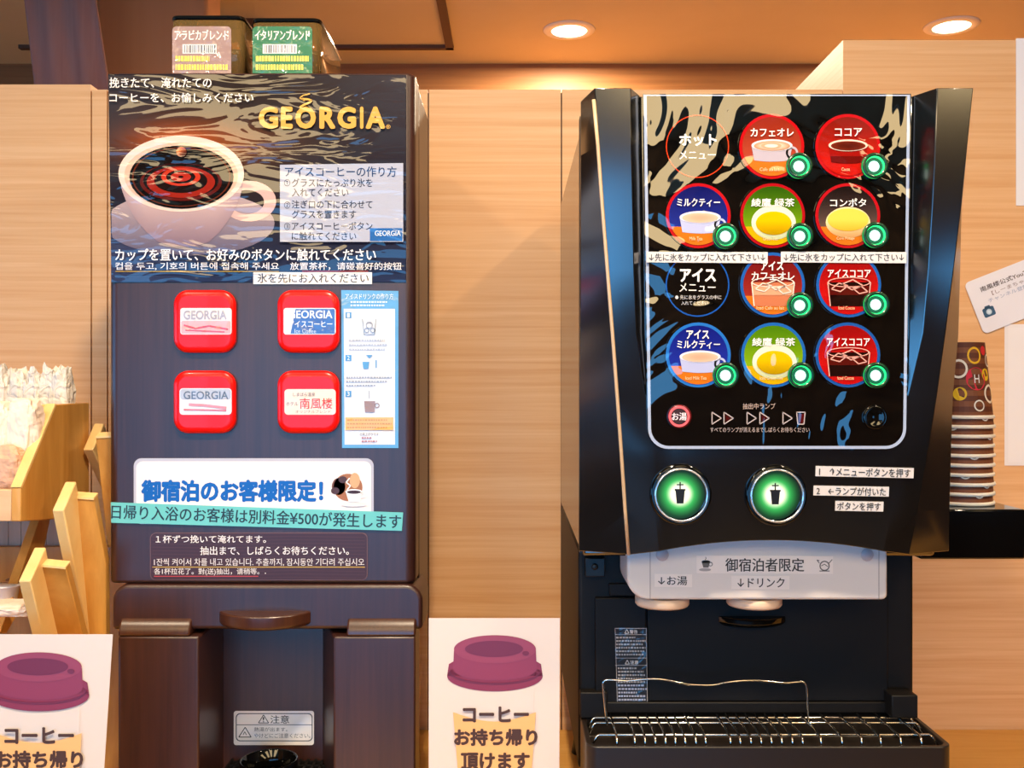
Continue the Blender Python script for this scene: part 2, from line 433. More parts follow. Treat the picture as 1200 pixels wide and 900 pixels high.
for x, w in ((-1.12, .30), (-.12, .22), (.72, .24), (2.05, .26)):  # unseen; the narrowest panel is added to light the wall between the machines
    t = thing('ceiling_light_panel', 'long warm light panel, unseen, in the ceiling behind the viewer', 'ceiling light', (x, -1.9, CEILZ), 'ceiling light panels of the room')
    k = MB(); k.box((x - w - .02, -2.9, CEILZ - .02), (x + w + .02, -.8, CEILZ)); k.build('frame', WHITEP, t)
    k = MB(); k.box((x - w, -2.88, CEILZ - .024), (x + w, -.82, CEILZ - .02)); k.build('diffuser', PANELLIGHT, t)

# ================================================================ LEFT: bean coffee machine
YL = 1.22
root = thing('coffee_machine', 'tall dark mahogany bean coffee machine with four square red buttons', 'coffee machine', (xw(310, YL), YL + .1, ZCT))
xl, xr = xw(126, YL), -.1205
def plan(x0, x1, y0, y1, r, n=6):
    o = []
    for i in range(n + 1):
        a = math.radians(180 + 90 * i / n); o.append((x0 + r + r * math.cos(a), y0 + r + r * math.sin(a)))
    for i in range(n + 1):
        a = math.radians(270 + 90 * i / n); o.append((x1 - r + r * math.cos(a), y0 + r + r * math.sin(a)))
    return o + [(x1, y1), (x0, y1)]
k = MB(); k.prism([(x, y, zw(684, YL)) for x, y in plan(xl, xr, YL, YL + .05, .013, 8)], (0, 0, zw(85, YL) - zw(684, YL)), True)
k.build('front_door', MAHOG, root, .004, 3)
k = MB()
prof = [(xl + .003, YL + .05), (xr, YL + .05), (xr, YL + .19), (xl + .003, YL + .19)]
k.prism([(x, y, zw(735, YL)) for x, y in prof], (0, 0, zw(88, YL) - zw(735, YL)))
k.prism([(x, y, ZCT + .012) for x, y in [(xl + .012, YL + .105), (xr - .012, YL + .105), (xr - .012, YL + .19), (xl + .012, YL + .19)]], (0, 0, zw(735, YL) - ZCT - .012))
for dx in (.03, .31):
    for dy in (.12, .17): k.box((xl + dx, YL + dy - .01, ZCT), (xl + dx + .03, YL + dy + .01, ZCT + .012))
k.build('cabinet', MAHOG, root, .008, 3)
# band below the door
ya = YL - .004
def elev(px_pts, Y): return [at(x, y, Y) for x, y in px_pts]
k = MB(); k.prism(elev(rr(131, 685, 495, 738, 20, 8, (1, 1, 0, 0)), ya), (0, .09, 0))
k.build('front_band', MAHOG, root, .005, 4)
# two columns either side of the dispensing alcove, with a rounded shoulder each
yb = YL - .014
def column(c0, c1, b0, b1, r0, r1, which):
    k = MB()
    zt = zw(746, yb)
    k.prism([(xw(c0, yb), yb, ZCT), (xw(c1, yb), yb, ZCT), (xw(b1, yb + .1), yb + .1, ZCT), (xw(c0, yb) if c0 < 200 else xw(b0, yb + .1), yb + .1, ZCT)], (0, 0, zt - ZCT))
    # shoulder
    R = []
    h = zw(722, yb) - zt
    for i in range(9):
        a = math.radians(90 * i / 8); R.append((yb + h * (1 - math.cos(a)), zt + h * math.sin(a)))
    R += [(yb + .09, zt + h), (yb + .09, zt)]
    xa, xb = xw(r0, yb), xw(r1, yb)
    k.m = 1
    rings = []
    for x in (xa, xb): rings.append([(x, y, z) for y, z in R])
    k.rings(rings, True, (True, True), False)
    k.build('side_column', [MAHOG, MAHOG2], root, .0025, 2)
column(138, 233, 140, 262, 138, 222, 0)
column(391, 487, 378, 487, 406, 487, 1)
k = MB(); yk = yb + .1
k.prism([(xw(240, yk), yk, ZCT), (xw(392, yk), yk, ZCT), (xw(392, yk), yk + .01, ZCT), (xw(240, yk), yk + .01, ZCT)], (0, 0, zw(700, yk) - ZCT))
k.build('alcove_back', MAHOG, root)
k = MB(); r_ = 58 / F * 1.205; R = []
for sc, py in ((.93, 733), (1, 730), (1, 716)):
    R.append([(xw(308, 1.205) + r_ * sc * math.cos(2 * math.pi * i / 48), 1.235 + .052 * sc * math.sin(2 * math.pi * i / 48), zw(py, 1.215)) for i in range(48)])
k.rings(R)
k.build('spout_housing', MAHOG2, root, .002)
k = MB()
p = at(389.5, 757, yb + .06); q = at(389.5, 830, yb + .06)
k.tube([p, q], .0011); k.box(p + Vector((-.004, 0, .003)), p + Vector((.004, .004, .009)))
k.build('hinge_rod', CHROME, root)
# drip tray with a slotted plate and a round cup rest
zt = zw(908, 1.25)
k = MB(); k.box((xw(243, yb), yb - .012, ZCT), (xw(384, yb), yk, zt - .006))
k.build('drip_tray', BLACK, root, .004)
k = MB()
x0, x1 = xw(246, yb), xw(381, yb)
for i in range(15):
    x = x0 + (x1 - x0) * i / 14; k.box((x - .0016, yb - .01, zt - .005), (x + .0016, yk - .002, zt))
for j in range(8):
    y = yb - .008 + j * .014; k.box((x0, y - .0016, zt - .005), (x1, y + .0016, zt))
k.build('drip_grate', CHROME if False else DARKB, root)
k = MB(); k.lathe([(.030, 0), (.0365, 0), (.0365, .021), (.035, .0225), (.0335, .021), (.030, .002)], (xw(315, 1.245), 1.245, zt), n=44, cap=(False, False))
k.build('cup_rest', GLOSSB, root)

# caution sticker in the alcove
f = Flat(plane(yk - .0002))
f.sheet(rr(274, 833, 368, 873, 3), '#efe6df')
f.rim(rr(276.5, 835.5, 366.5, 868.5, 5), rr(277.6, 836.6, 365.4, 867.4, 4.4), '#55585c')
f.poly([(277, 848.7), (366, 848.7), (366, 849.6), (277, 849.6)], '#66686b')
f.line([(303, 847), (309, 837.5), (315, 847), (303, 847)], .9, '#333333'); f.text('!', 308.2, 840, 309.8, 846, '#333333', .02)
f.text('注意', 317, 838, 339, 847.5, '#2b2b2b', .01)
f.line([(280, 863.5), (287.5, 852), (294.5, 863.5), (280, 863.5)], 1, '#333333'); f.line([(285, 861), (287, 857), (289, 861)], .8, '#555555')
f.text('熱湯が出ます。', 298, 852, 337, 857, '#44474a'); f.text('やけどにご注意ください。', 298, 859, 364, 864.5, '#44474a')
f.build('caution_sticker', STICK, root, 'white caution sticker with warning triangles')

# the big laminated poster
P = plane(YL - .0002)
f = Flat(P)
f.sheet([(127, 87), (476, 88), (476, 331), (131, 331)], '#2a2430', .0008)
def bg(x, y):
    u, v = (x - 127) / 349, (y - 87) / 244
    c = mix('#4a4348', '#2c2836', min(1, v * 1.3))
    c = mix(c, '#3a2c26', max(0, 1 - abs(u - .45) * 2) * max(0, 1 - v))
    g = math.exp(-(((x - 215) / 75) ** 2 + ((y - 168) / 26) ** 2))
    c = mix(c, '#c4622c', g * .95)
    g2 = math.exp(-(((x - 285) / 60) ** 2 + ((y - 170) / 20) ** 2)); c = mix(c, '#8a5a38', g2 * .5)
    c = mix(c, '#39507a', max(0, (v - .6) * 1.6))
    g3 = math.exp(-(((x - 150) / 60) ** 2 + ((y - 300) / 40) ** 2)); c = mix(c, '#5a5f80', g3 * .6)
    return c
f.grid(127.5, 88.5, 475.5, 330.5, 34, 24, bg, mask=lambda x, y: (x + (3.4 * (y - 88) / 242 if x < 130 else 0), y)); f.up()
# saucer, cup, coffee
sauc = lambda x, y: (max(x, 128.5 + 3.4 * (y - 88) / 242), y)
f.grid(128, 224, 322, 300, 30, 18, lambda x, y: mix('#c4aeac', '#6f6a80', (y - 224) / 76), mask=lambda x, y: (max(222 + 100 * (x - 225) / 97 * math.sqrt(max(0, 1 - ((y - 262) / 38) ** 2)), 128.7 + 3.4 * (y - 88) / 242), y)); f.up()
cupb = [(141, 196), (143, 222), (150, 240), (160, 258), (172, 272), (186, 284), (205, 290), (226, 290), (244, 285), (258, 272), (270, 256), (280, 238), (285, 218), (286, 196)]
hd = ell(292, 236, 31, 23, 30)
f.rim(ell(292, 236, 32, 24, 30), ell(290, 237, 20, 14, 30), '#d0b4ae'); f.up()
def cupmap(x, y):
    return x, y
# cup body as stacked bands so the glaze shades from rim to foot
def half(y):
    L_ = [p for p in cupb[:8]]; 
    for (xa, yA), (xb, yB) in zip(L_, L_[1:]):
        if yA <= y <= yB: return xa + (xb - xa) * (y - yA) / max(yB - yA, 1e-6)
    return L_[-1][0]
def halfr(y):
    R_ = cupb[7:][::-1]
    for (xa, yA), (xb, yB) in zip(R_, R_[1:]):
        if yA <= y <= yB: return xa + (xb - xa) * (y - yA) / max(yB - yA, 1e-6)
    return R_[-1][0]
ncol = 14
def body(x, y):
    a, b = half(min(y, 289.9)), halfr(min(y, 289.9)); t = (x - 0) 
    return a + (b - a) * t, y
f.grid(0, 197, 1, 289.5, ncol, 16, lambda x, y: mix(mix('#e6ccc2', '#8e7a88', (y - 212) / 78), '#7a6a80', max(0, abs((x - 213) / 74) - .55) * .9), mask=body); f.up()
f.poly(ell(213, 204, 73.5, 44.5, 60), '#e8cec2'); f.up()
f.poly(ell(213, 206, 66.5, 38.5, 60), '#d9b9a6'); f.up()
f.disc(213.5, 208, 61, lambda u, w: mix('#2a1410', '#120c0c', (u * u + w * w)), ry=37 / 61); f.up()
f.ring(213.5, 208, 56, 58, '#6b3420', ry=.6); f.up()
for r0, r1, c, cy in ((44, 48, '#6a2016', 214), (31, 40, '#a03222', 214), (17, 23, '#c4462e', 208), (3, 12, '#b43826', 208)):
    f.rim(ell(213, cy, r1, r1 * .46, 40), ell(213, cy - (1.5 if r0 > 20 else 0), r0, r0 * .46, 40), c); f.up()
f.disc(214, 179, 6, lambda u, w: mix('#e8905a', '#5a2416', (u + w + 1) / 2)); f.up()
f.text('挽きたて、淹れたての', 130, 92, 249, 104, '#efe8e4', .012)
f.text('コーヒーを、お愉しみください', 130, 110, 298, 121, '#efe8e4', .012)
# wordmark with a wisp of steam over its O
for ch, xa, xb in (('G', 304, 327), ('E', 330, 344), ('O', 347, 371), ('R', 375, 394), ('G', 396, 418), ('I', 422.5, 426.5), ('A', 429, 452)):
    f.text(ch, xa + 1.5, 127.5, xb - 1.5, 150.5, '#e0b264', .065)
f.text('®', 453, 147, 458, 152, '#e9bd6c')
f.line([(352, 127), (357, 124), (364, 121), (366, 119), (362, 117.5), (355, 117)], 2.3, '#e9bd6c'); f.line([(358, 119), (352, 116), (356, 113), (364, 111)], 1.4, '#e9bd6c')
f.poly([(329, 194), (473, 192), (473, 284), (329, 284)], '#b9bccb'); f.up()
f.text('アイスコーヒーの作り方', 335, 196, 465, 208, '#2c4f78', .012)
for n_, (a, ya_, b, t2) in (('①', (334, 211, 344, 'グラスにたっぷり氷を')), ('②', (334, 237, 344, '注ぎ口の下に合わせて')), ('③', (334, 262, 344, 'アイスコーヒーボタン'))):
    f.text(n_, 334, ya_, 341, ya_ + 8, '#3d4a5c', .005)
f.text('グラスにたっぷり氷を', 343, 210, 437, 220, '#343c50', .008); f.text('入れてください', 343, 221.5, 409, 231, '#343c50', .008)
f.text('注ぎ口の下に合わせて', 343, 235.5, 437, 245, '#343c50', .008); f.text('グラスを置きます', 343, 247, 418, 256.5, '#343c50', .008)
f.text('アイスコーヒーボタン', 343, 261, 437, 270, '#343c50', .008); f.text('に触れてください', 343, 272.5, 418, 282, '#343c50', .008)
f.poly([(434, 268), (472, 268), (472, 283), (434, 283)], '#3f78b4'); f.up()
f.text('GEORGIA', 440, 271, 470, 277, '#dfe6ee', .02)
f.text('カップを置いて、お好みのボタンに触れてください', 137, 292, 441, 306, '#f1eef0', .016)
f.text('컵을 두고, 기호의 버튼에 접속해 주세요', 137, 308, 328, 317, '#e6e2e6', .01)
f.text('放置茶杯，请碰喜好的按钮', 341, 308, 471, 317, '#e6e2e6', .01)
f.poly([(137, 318.2), (328, 318.2), (328, 319), (137, 319)], '#c9a94c')
f.poly([(355, 318), (432, 318), (432, 318.8), (355, 318.8)], '#b8504c')
f.build('brand_poster', FILMP, root, 'laminated poster of a coffee cup on a dark ground')
f = Flat(plane(YL - .0016)); f.sheet([(297, 319), (436, 319), (436, 333), (297, 333)], '#ece2dc')
f.text('氷を先にお入れください', 302, 320.5, 432, 331.5, '#3a3a40', .016)
f.build('ice_notice', STICK, root, 'narrow white taped strip')

# four red buttons, each with its own label
def red_button(cx, cy, deco):
    k = MB()
    R = []
    for (gx, dep) in ((0, .0), (0, -.006), (2.5, -.0085), (7, -.0095)):
        R.append([at(x, y, YL) + Vector((0, dep, 0)) for x, y in rr(cx - 36 + gx, cy - 36.5 + gx, cx + 36 - gx, cy + 36.5 - gx, max(4, 17 - gx), 7)])
    k.rings(R, True, (True, True), True)
    b = k.build('selection_button', RED, root)
    f = Flat(plane(YL - .0096)); deco(f, cx, cy)
    f.build('button_label', STICK, b)
def d1(f, cx, cy, c0='#cfc4c8', c1='#c8485a'):
    f.sheet(rr(cx - 30, cy - 16, cx + 30, cy + 15, 3), '#e9dcdc', .0004)
    f.poly(rr(cx - 29, cy - 1, cx + 29, cy + 14, 2), '#dba4a8'); f.up()
    f.text('GEORGIA', cx - 26, cy - 13, cx + 24, cy - 3, '#a8a4b0', .03)  # lettering paled: the foil's glare is put into the ink
    f.line([(cx - 26, cy + 4), (cx - 12, cy + 8), (cx + 4, cy + 5), (cx + 26, cy + 9)], 2, c1); f.line([(cx - 24, cy + 10), (cx + 22, cy + 12)], 1.5, c1)
def d2(f, cx, cy):
    f.sheet(rr(cx - 30, cy - 16, cx + 31, cy + 15, 3), '#e6eaf0', .0004)
    f.poly([(cx - 16, cy - 15), (cx + 30, cy - 15), (cx + 30, cy + 14), (cx - 22, cy + 14)], '#3a66ae'); f.up()
    f.text('GEORGIA', cx - 24, cy - 13, cx + 27, cy - 4, '#dfe6f2', .03); f.text('アイスコーヒー', cx - 24, cy - 1, cx + 27, cy + 6.5, '#e8eef6', .012)
    f.text('Ice Coffee', cx - 17, cy + 8.5, cx + 8, cy + 13.5, '#c8d6ea')
def d3(f, cx, cy):
    f.sheet(rr(cx - 31, cy - 16, cx + 30, cy + 15, 4), '#e2e0e6', .0004)
    f.poly(rr(cx - 30, cy - 15, cx + 29, cy - 3, 3), '#b4b8c8'); f.up()
    f.text('GEORGIA', cx - 26, cy - 12.5, cx + 26, cy - 3.5, '#5f6c80', .02)
    f.line([(cx - 20, cy + 3), (cx - 2, cy + 4), (cx + 24, cy + 7)], 3, '#d88890'); f.line([(cx - 26, cy + 9), (cx + 24, cy + 10)], 2, '#cf7480')
def d4(f, cx, cy):
    f.sheet(rr(cx - 29, cy - 15, cx + 31, cy + 15, 4), '#f1d8c8', .0004)
    f.text('しまばら温泉', cx - 19, cy - 11, cx + 7, cy - 6.5, '#5a4a48')
    f.text('ホテル', cx - 27, cy + 0, cx - 13, cy + 4.5, '#5a4a48'); f.text('南風楼', cx - 11, cy - 4.5, cx + 27, cy + 8, '#d03a34', .012)
    f.text('オリジナルブレンド', cx - 16, cy + 9.5, cx + 25, cy + 13, '#8a6a60')
red_button(241.5, 377, d1); red_button(362.5, 377, d2); red_button(241.5, 471, d3); red_button(362.5, 471, d4)

# tall narrow instruction sheet
f = Flat(plane(YL - .0005)); f.sheet([(400, 340), (467, 341), (467, 525), (401, 525)], '#5f9fcf', .0007)
f.poly([(403, 362), (463, 362), (463, 521), (404, 521)], '#dfe1e8'); f.up()
f.text('アイスドリンクの作り方', 405, 344, 461, 351, '#dbeaf6', .01); f.dashes(411, 352, 456, 360, 2, '#cfe2f0', .5, 3)
for n_, y in (('1', 366), ('2', 416), ('3', 458)):
    f.poly([(405, y), (412, y), (412, y + 7), (405, y + 7)], '#4a90c8'); f.up(); f.text(n_, 407, y + 1, 410, y + 6, '#e8f0f8')
f.line([(425, 374), (427, 392), (439, 392), (441, 374)], 1, '#8a98a8'); f.ring(433, 381, 3, 4.2, '#a0a8b8'); f.ring(430, 387, 2, 3, '#9098a8'); f.ring(437, 387, 2, 3, '#9098a8')
f.poly([(425, 424), (433, 424), (432, 432), (426, 432)], '#5a98c8'); f.line([(441, 422), (441, 431)], 1.5, '#5a98c8'); f.poly([(429, 416), (437, 416), (433, 420)], '#5a98c8')
f.poly([(427, 470), (440, 470), (439, 483), (428, 483)], '#9a7d76'); f.ring(442, 475, 2, 3, '#9a7d76'); f.line([(433, 458), (433, 467)], .8, '#88909c')
f.dashes(409, 396, 456, 412, 3, '#b4bac6', .35, 5); f.dashes(406, 440, 460, 454, 3, '#9aa2b0', .35, 6)
f.poly([(405, 489), (461, 489), (461, 504), (405, 504)], '#eab25a'); f.up(); f.dashes(407, 490, 459, 503, 3, '#c98836', .4, 7)
f.text('出来上がりです', 422, 507, 444, 510.5, '#5c6068'); f.dashes(424, 511, 442, 519, 2, '#b06a68', .4, 9)
f.build('instruction_sheet', wavy(ink('wrinkled_laminate', .5, coat=1, coat_r=.08), 26, .5, 1.2, stretch=(1, 1, 1.6), distance=.005), root, 'tall narrow sheet with a blue border')

# notice for hotel guests
f = Flat(plane(YL - .0004)); f.sheet(rr(157, 537, 438, 614, 9), '#bcbccb', .0008)
f.poly(rr(160, 540.5, 435, 611, 8), '#efe9e8'); f.up()
f.text('御宿泊のお客様限定！', 167, 563, 378, 587, '#0a5cb4', .05)
f.poly(ell(408, 571, 17, 16, 30), '#a5683a'); f.poly(ell(397, 570, 8, 10, 20), '#6e3f26'); f.up()
f.poly(ell(402, 562, 5, 4, 16), '#4e2c1c'); f.poly(ell(393, 575, 5, 4, 16), '#4e2c1c'); f.poly(ell(416, 563, 6, 9, 20, 0, 360), '#d6a878'); f.up()
f.line([(410, 560), (406, 565), (411, 569), (407, 574)], 1.6, '#f4ece6'); f.poly([(405, 575), (425, 575), (422, 588), (409, 588)], '#f6f2f0'); f.up()
f.ring(425, 580, 2, 3.4, '#f1ecea'); f.poly(ell(415, 576, 10, 3), '#fbf8f6'); f.up(); f.poly(ell(415, 576.4, 8, 2), '#3e1f18'); f.poly(ell(415, 591, 15, 2.4), '#e6e2e2')
f.build('guest_notice', CARD, root, 'white laminated notice with blue lettering')
# turquoise price strip, slightly askew
f = Flat(plane(YL - .0018)); q = [(130, 588.5), (472.5, 600.5), (471, 622), (130.5, 612.5)]
f.sheet(q, '#6cc4c2', .0006)
f.text('日帰り入浴のお客様は別料金¥500が発生します', 131, 597, 470, 613.5, '#26383e', .016, deg=2.0)
f.build('price_strip', CARD, root, 'turquoise strip with black lettering')
# brewing notice
f = Flat(plane(YL - .0004)); f.sheet(rr(176, 624, 431, 680, 7), '#6a4a48', .0007)
def woodbg(x, y): return mix('#3c2326', '#4e2f2c', .5 + .5 * math.sin(y * 1.3 + math.sin(x * .03) * 3))
f.poly(rr(177, 625, 430, 679, 6.4), '#422629'); f.up()
for yy in range(629, 678, 4): f.line([(179, yy), (260, yy + 1.2), (340, yy - .8), (428, yy + .5)], 1, '#4d2e2e')
f.up()
f.text('１杯ずつ挽いて淹れてます。', 183, 627, 312, 636, '#f1e9e6', .012)
f.text('抽出まで、しばらくお待ちください。', 235, 640, 409, 650, '#f1e9e6', .012)
f.text('1잔씩 켜어서 차를 내고 있습니다. 추출까지, 잠시동안 기다려 주십시오', 181, 654, 427, 663, '#e2d8d4', .006)
f.text('各1杯拉花了。對(送)抽出，请稍等。．', 181, 665.5, 312, 674, '#e2d8d4', .008)
f.poly([(179, 663.8), (428, 663.8), (428, 664.8), (179, 664.8)], '#c8a03c'); f.poly([(181, 674.6), (303, 674.6), (303, 675.6), (181, 675.6)], '#c04444')
f.build('brewing_notice', CARD, root, 'dark wood patterned notice with white lettering')

# two bean canisters standing on the machine
def canister(x0, x1, ytop, label, deco):
    Yf = YL + .035; X0, X1 = xw(x0, Yf), xw(x1, Yf); z0 = zw(85, YL) + .0003; z1 = zw(ytop, Yf)
    t = thing('bean_canister', label, 'canister', ((X0 + X1) / 2, Yf + .07, z0), 'bean canisters on the coffee machine')
    o = plan(X0, X1, Yf, Yf + .15, .010, 6); i_ = plan(X0 + .003, X1 - .003, Yf + .003, Yf + .147, .008, 6)
    k = MB(); k.rings([[(x, y, z0) for x, y in o], [(x, y, z1 - .006) for x, y in o], [(x, y, z1 - .006) for x, y in i_], [(x, y, z0 + .003) for x, y in i_]], True, (True, True), True)
    k.build('canister_body', SMOKE, t)
    k = MB(); k.prism([(x, y, z1 - .0055) for x, y in plan(X0 - .001, X1 + .001, Yf - .001, Yf + .151, .011, 6)], (0, 0, .0055), True); k.build('lid', GLOSSB, t, .0015)
    k = MB(); k.prism([(x, y, z0 + .0035) for x, y in plan(X0 + .004, X1 - .004, Yf + .004, Yf + .146, .007, 4)], (0, 0, (z1 - z0) * .45)); k.build('coffee_beans', BEANS, t)
    f = Flat(plane(Yf - .0003)); deco(f); f.build('canister_label', STICK, t)
def lab(x0, x1, ground, title):
    def g(f):
        f.sheet(rr(x0, 31, x1, 86, 5, 5, (1, 1, 0, 0)), ground, .0004)
        f.text(title, x0 + 3, 35, x1 - 3, 47, '#f4ece2', .02)
        bx = x0 + 12; f.poly([(bx, 52), (bx + 40, 52), (bx + 40, 63), (bx, 63)], '#e6e0dc'); f.up()
        R = random.Random(x0); x = bx + 2
        while x < bx + 38:
            w = R.choice([.7, 1, 1.6]); f.poly([(x, 53), (x + w, 53), (x + w, 62), (x, 62)], '#5a5c66'); x += w + R.choice([.8, 1.2, 1.8])
        f.dashes(x0 + 4, 65, x1 - 4, 73, 1, '#f0dc5c', .8, x0); f.dashes(x0 + 4, 75, x1 - 4, 83, 1, '#f0dc5c', .8, x0 + 1)
    return g
canister(200, 285, 18, 'bean canister with a mauve label on top of the coffee machine', lab(202, 271, '#9f7f78', 'アラビカブレンド'))
canister(295, 375, 21, 'bean canister with a green label on top of the coffee machine', lab(296, 366, '#2f7650', 'イタリアンブレンド'))

# ================================================================ RIGHT: drink dispenser
root = thing('drink_dispenser', 'black hot and cold drink dispenser with green lit menu buttons', 'drink dispenser', (.277, 1.3, ZCT))
YB = 1.16
XL, XR = .0785, .475
k = MB()
k.box((XL, 1.10, zw(652, 1.10)), (XR, 1.575, ZC + .293))
k.build('upper_body', SATIN, root, .004)
k = MB(); k.box((XL, YB, ZC - .455), (XR, 1.575, zw(652.5, 1.10))); k.build('lower_body', DARKB, root, .004)
for x in (.11, .44):
    for y in (1.2, 1.52):
        k = MB(); k.lathe([(.018, 0), (.015, .02), (.015, .116)], (x, y, ZCT), n=20); k.build('foot', BLACK, root)
k = MB(); k.box((XL - .0035, 1.085, zw(648, 1.085)), (XL - .0005, 1.10, ZC + .296)); k.build('side_seam', BLACK, root)
# door, lofted from height sections; mirrored about its middle
XM = .2772
SEC = [  # py, Y outer/front edge, X outer, X inner, X at panel plane, Y plane, Y back
    (103, 1.000, xw(697, 1.000), xw(739, 1.000), xw(751, 1.028), 1.030, 1.048),
    (170, 1.003, xw(702, 1.003), xw(740, 1.003), xw(752, 1.028), 1.030, 1.048),
    (240, 1.006, xw(707, 1.006), xw(741.5, 1.006), xw(753, 1.028), 1.030, 1.050),
    (315, 1.011, xw(713, 1.011), xw(743, 1.011), xw(754, 1.028), 1.030, 1.053),
    (390, 1.017, xw(719, 1.017), xw(746, 1.017), xw(755, 1.028), 1.030, 1.057),
    (463, 1.0245, xw(724.5, 1.0245), xw(756, 1.027), xw(760, 1.029), 1.030, 1.070),
    (525, 1.033, xw(729, 1.033), xw(764, 1.032), xw(770, 1.031), 1.0315, 1.074),
    (600, 1.046, xw(734, 1.046), xw(768, 1.041), xw(776, 1.040), 1.0405, 1.078),
    (650, 1.057, xw(738, 1.057), xw(772, 1.051), xw(780, 1.050), 1.0505, 1.080),
]
NB = 14
def arch(x):
    t = (x - XM) / .142
    return .0165 * max(0, 1 - t * t)
def section(py, Yo, xo, xi, xp, Yp, Yb, last=False):
    xb = .0735
    row = [(xb, Yb), (xo, Yo), (xi, Yo if py < 450 else Yp - .0005), (xp, Yp)]
    mid = [(xp + (2 * XM - 2 * xp) * i / NB, Yp) for i in range(1, NB)]
    full = row + mid + [(2 * XM - x, y) for x, y in reversed(row)]
    out = []
    for x, y in full + [(x, Yb + .003) for x, y in reversed(full)]:
        z = zw(py, 1.0 if py < 200 else Yo)
        if last: z += arch(x)
        out.append(Vector((x, y, z)))
    return out
rows = [section(*s) for s in SEC[:-1]] + [section(*SEC[-1], last=True)]
k = MB()
n = len(rows[0])
for r in rows: k.v += r
def face(q): k.f.append(q); k.mi.append(0); k.sm.append(False)
for a in range(len(rows) - 1):
    for i in range(n): face([a * n + i, a * n + (i + 1) % n, (a + 1) * n + (i + 1) % n, (a + 1) * n + i])
for a in (0, len(rows) - 1):
    for i in range(n // 2 - 1): face([a * n + i, a * n + i + 1, a * n + n - 2 - i, a * n + n - 1 - i])
door = k.build('front_door', SATIN, root, .0008, 2, angle=20, sharp=13)
# tan trim line along the door's left edge
k = MB(); pts = [(s[2] - .0012, s[1] - .0002, zw(s[0], 1.0 if s[0] < 200 else s[1])) for s in SEC]; pts[0] = (pts[0][0], pts[0][1] , pts[0][2] - .012)
k.tube(pts, .0019, 6); k.build('edge_trim', TRIMTAN, door)
YP = 1.0295
# menu panel
f = Flat(plane(YP)); out = rr(753, 110.5, 1067, 527, 24, 8, (0, 0, 1, 1))
def taper(pts): return [(x + (5.5 if x < 910 else -5) * max(0, (y - 110)) / 416, y) for x, y in pts]
f.sheet(taper(out), '#0b0a0b', .0012)
f.rim(taper(rr(754, 111.5, 1066, 526, 23.5, 8, (0, 0, 1, 1))), taper(rr(757.5, 113, 1062.5, 522.5, 20.5, 8, (0, 0, 1, 1))), '#b9c3d8'); f.up()
f.ring(817, 172, 35.8, 37, '#e0562f'); f.ring(817, 334, 35.8, 37.4, '#2a6cb8')
f.text('ホット', 796, 158, 839, 171, '#f4f0ee', .04); f.text('メニュー', 796, 177, 838, 187, '#f0ecea', .01)
f.text('アイス', 797, 315, 838, 330, '#f4f0ee', .04); f.text('メニュー', 796, 332, 838, 342, '#f0ecea', .01)
f.text('● 先に氷をグラスの中に', 791, 346, 845, 351, '#dcd8d8', .006); f.text('入れてください', 798, 353, 829, 357.5, '#dcd8d8', .006)
f.text('抽出中ランプ', 870, 472.5, 908, 479.5, '#c8b4ac', .006); f.text('すべてのランプが消えるまでしばらくお待ちください', 832, 500.5, 948, 506.5, '#c4b4b0', .004)
for a in (834, 848, 875, 890, 917):
    f.line([(a, 483), (a + 11, 490), (a, 497), (a, 483)], 1.2, '#c8bcbc')
f.line([(933, 483), (943, 483), (941.5, 497), (934.5, 497), (933, 483)], 1.2, '#c8bcbc'); f.poly([(935, 485), (942, 485), (941, 495.5), (935.5, 495.5)], '#6a1c1c')
f.poly([(850, 486), (857, 490), (850, 494)], '#5c1c1c'); f.poly([(892, 486), (899, 490), (892, 494)], '#5c1c1c')
panel = f.build('menu_panel', PANELM, door, 'glossy black film covered menu panel')
# round drink labels
def vgrad(a, b): return lambda u, w: mix(a, b, (w + 1) / 2)
def mug(f, cx, cy, w, h, rim, liquid, bodyc, handle=True, liq=None, dark=None):
    if handle: f.rim(ell(cx + w * .98, cy + h * .45, w * .3, h * .4, 20), ell(cx + w * .98, cy + h * .45, w * .2, h * .26, 20), bodyc)
    f.poly([(cx - w, cy)] + [(cx - w * .86 + w * 1.72 * i / 10, cy + h * (.92 + .08 * math.sin(math.pi * i / 10))) for i in range(11)] + [(cx + w, cy)], bodyc); f.up()
    if dark: f.poly([(cx - w * .9, cy + h * .6)] + [(cx - w * .86 + w * 1.72 * i / 10, cy + h * (.92 + .08 * math.sin(math.pi * i / 10))) for i in range(11)] + [(cx + w * .9, cy + h * .6)], dark); f.up()
    f.poly(ell(cx, cy, w, w * .3), rim); f.up()
    f.disc(cx, cy + .6, w * .88, lambda u, v: mix(liquid, liq or liquid, u * u + v * v), ry=.27, nr=4); f.up()
def disc(cx, cy, edge, top, bot, base, title, art, small=None, title2=None, sy=-17):
    f = Flat(plane(YP - .0014))
    f.sheet(ell(cx, cy, 39.5, n=44), '#15100f', .0010)
    f.poly(ell(cx, cy, 38, n=44), edge); f.up()
    f.disc(cx, cy, 34.5, vgrad(top, bot)); f.up()
    a0 = 22
    f.poly(ell(cx, cy, 34.5, n=24, a0=a0, a1=180 - a0), base); f.up()
    art(f, cx, cy)
    if title2:
        f.text(title2, cx - 14, cy + sy - 12, cx + 12, cy + sy - 2, '#f6f2ee', .03)
    L_ = len(title) * 10.5
    L_ = min(50, L_)
    f.text(title, cx - L_ / 2, cy + sy, cx + L_ / 2, cy + sy + 9.5, '#f6f2ee', .022)
    if small: f.text(small, cx - 3 - len(small) * .95, cy + 25, cx - 3 + len(small) * .95, cy + 29, '#f2d8b0', .0)
    f.build('drink_label', PANELM, panel)
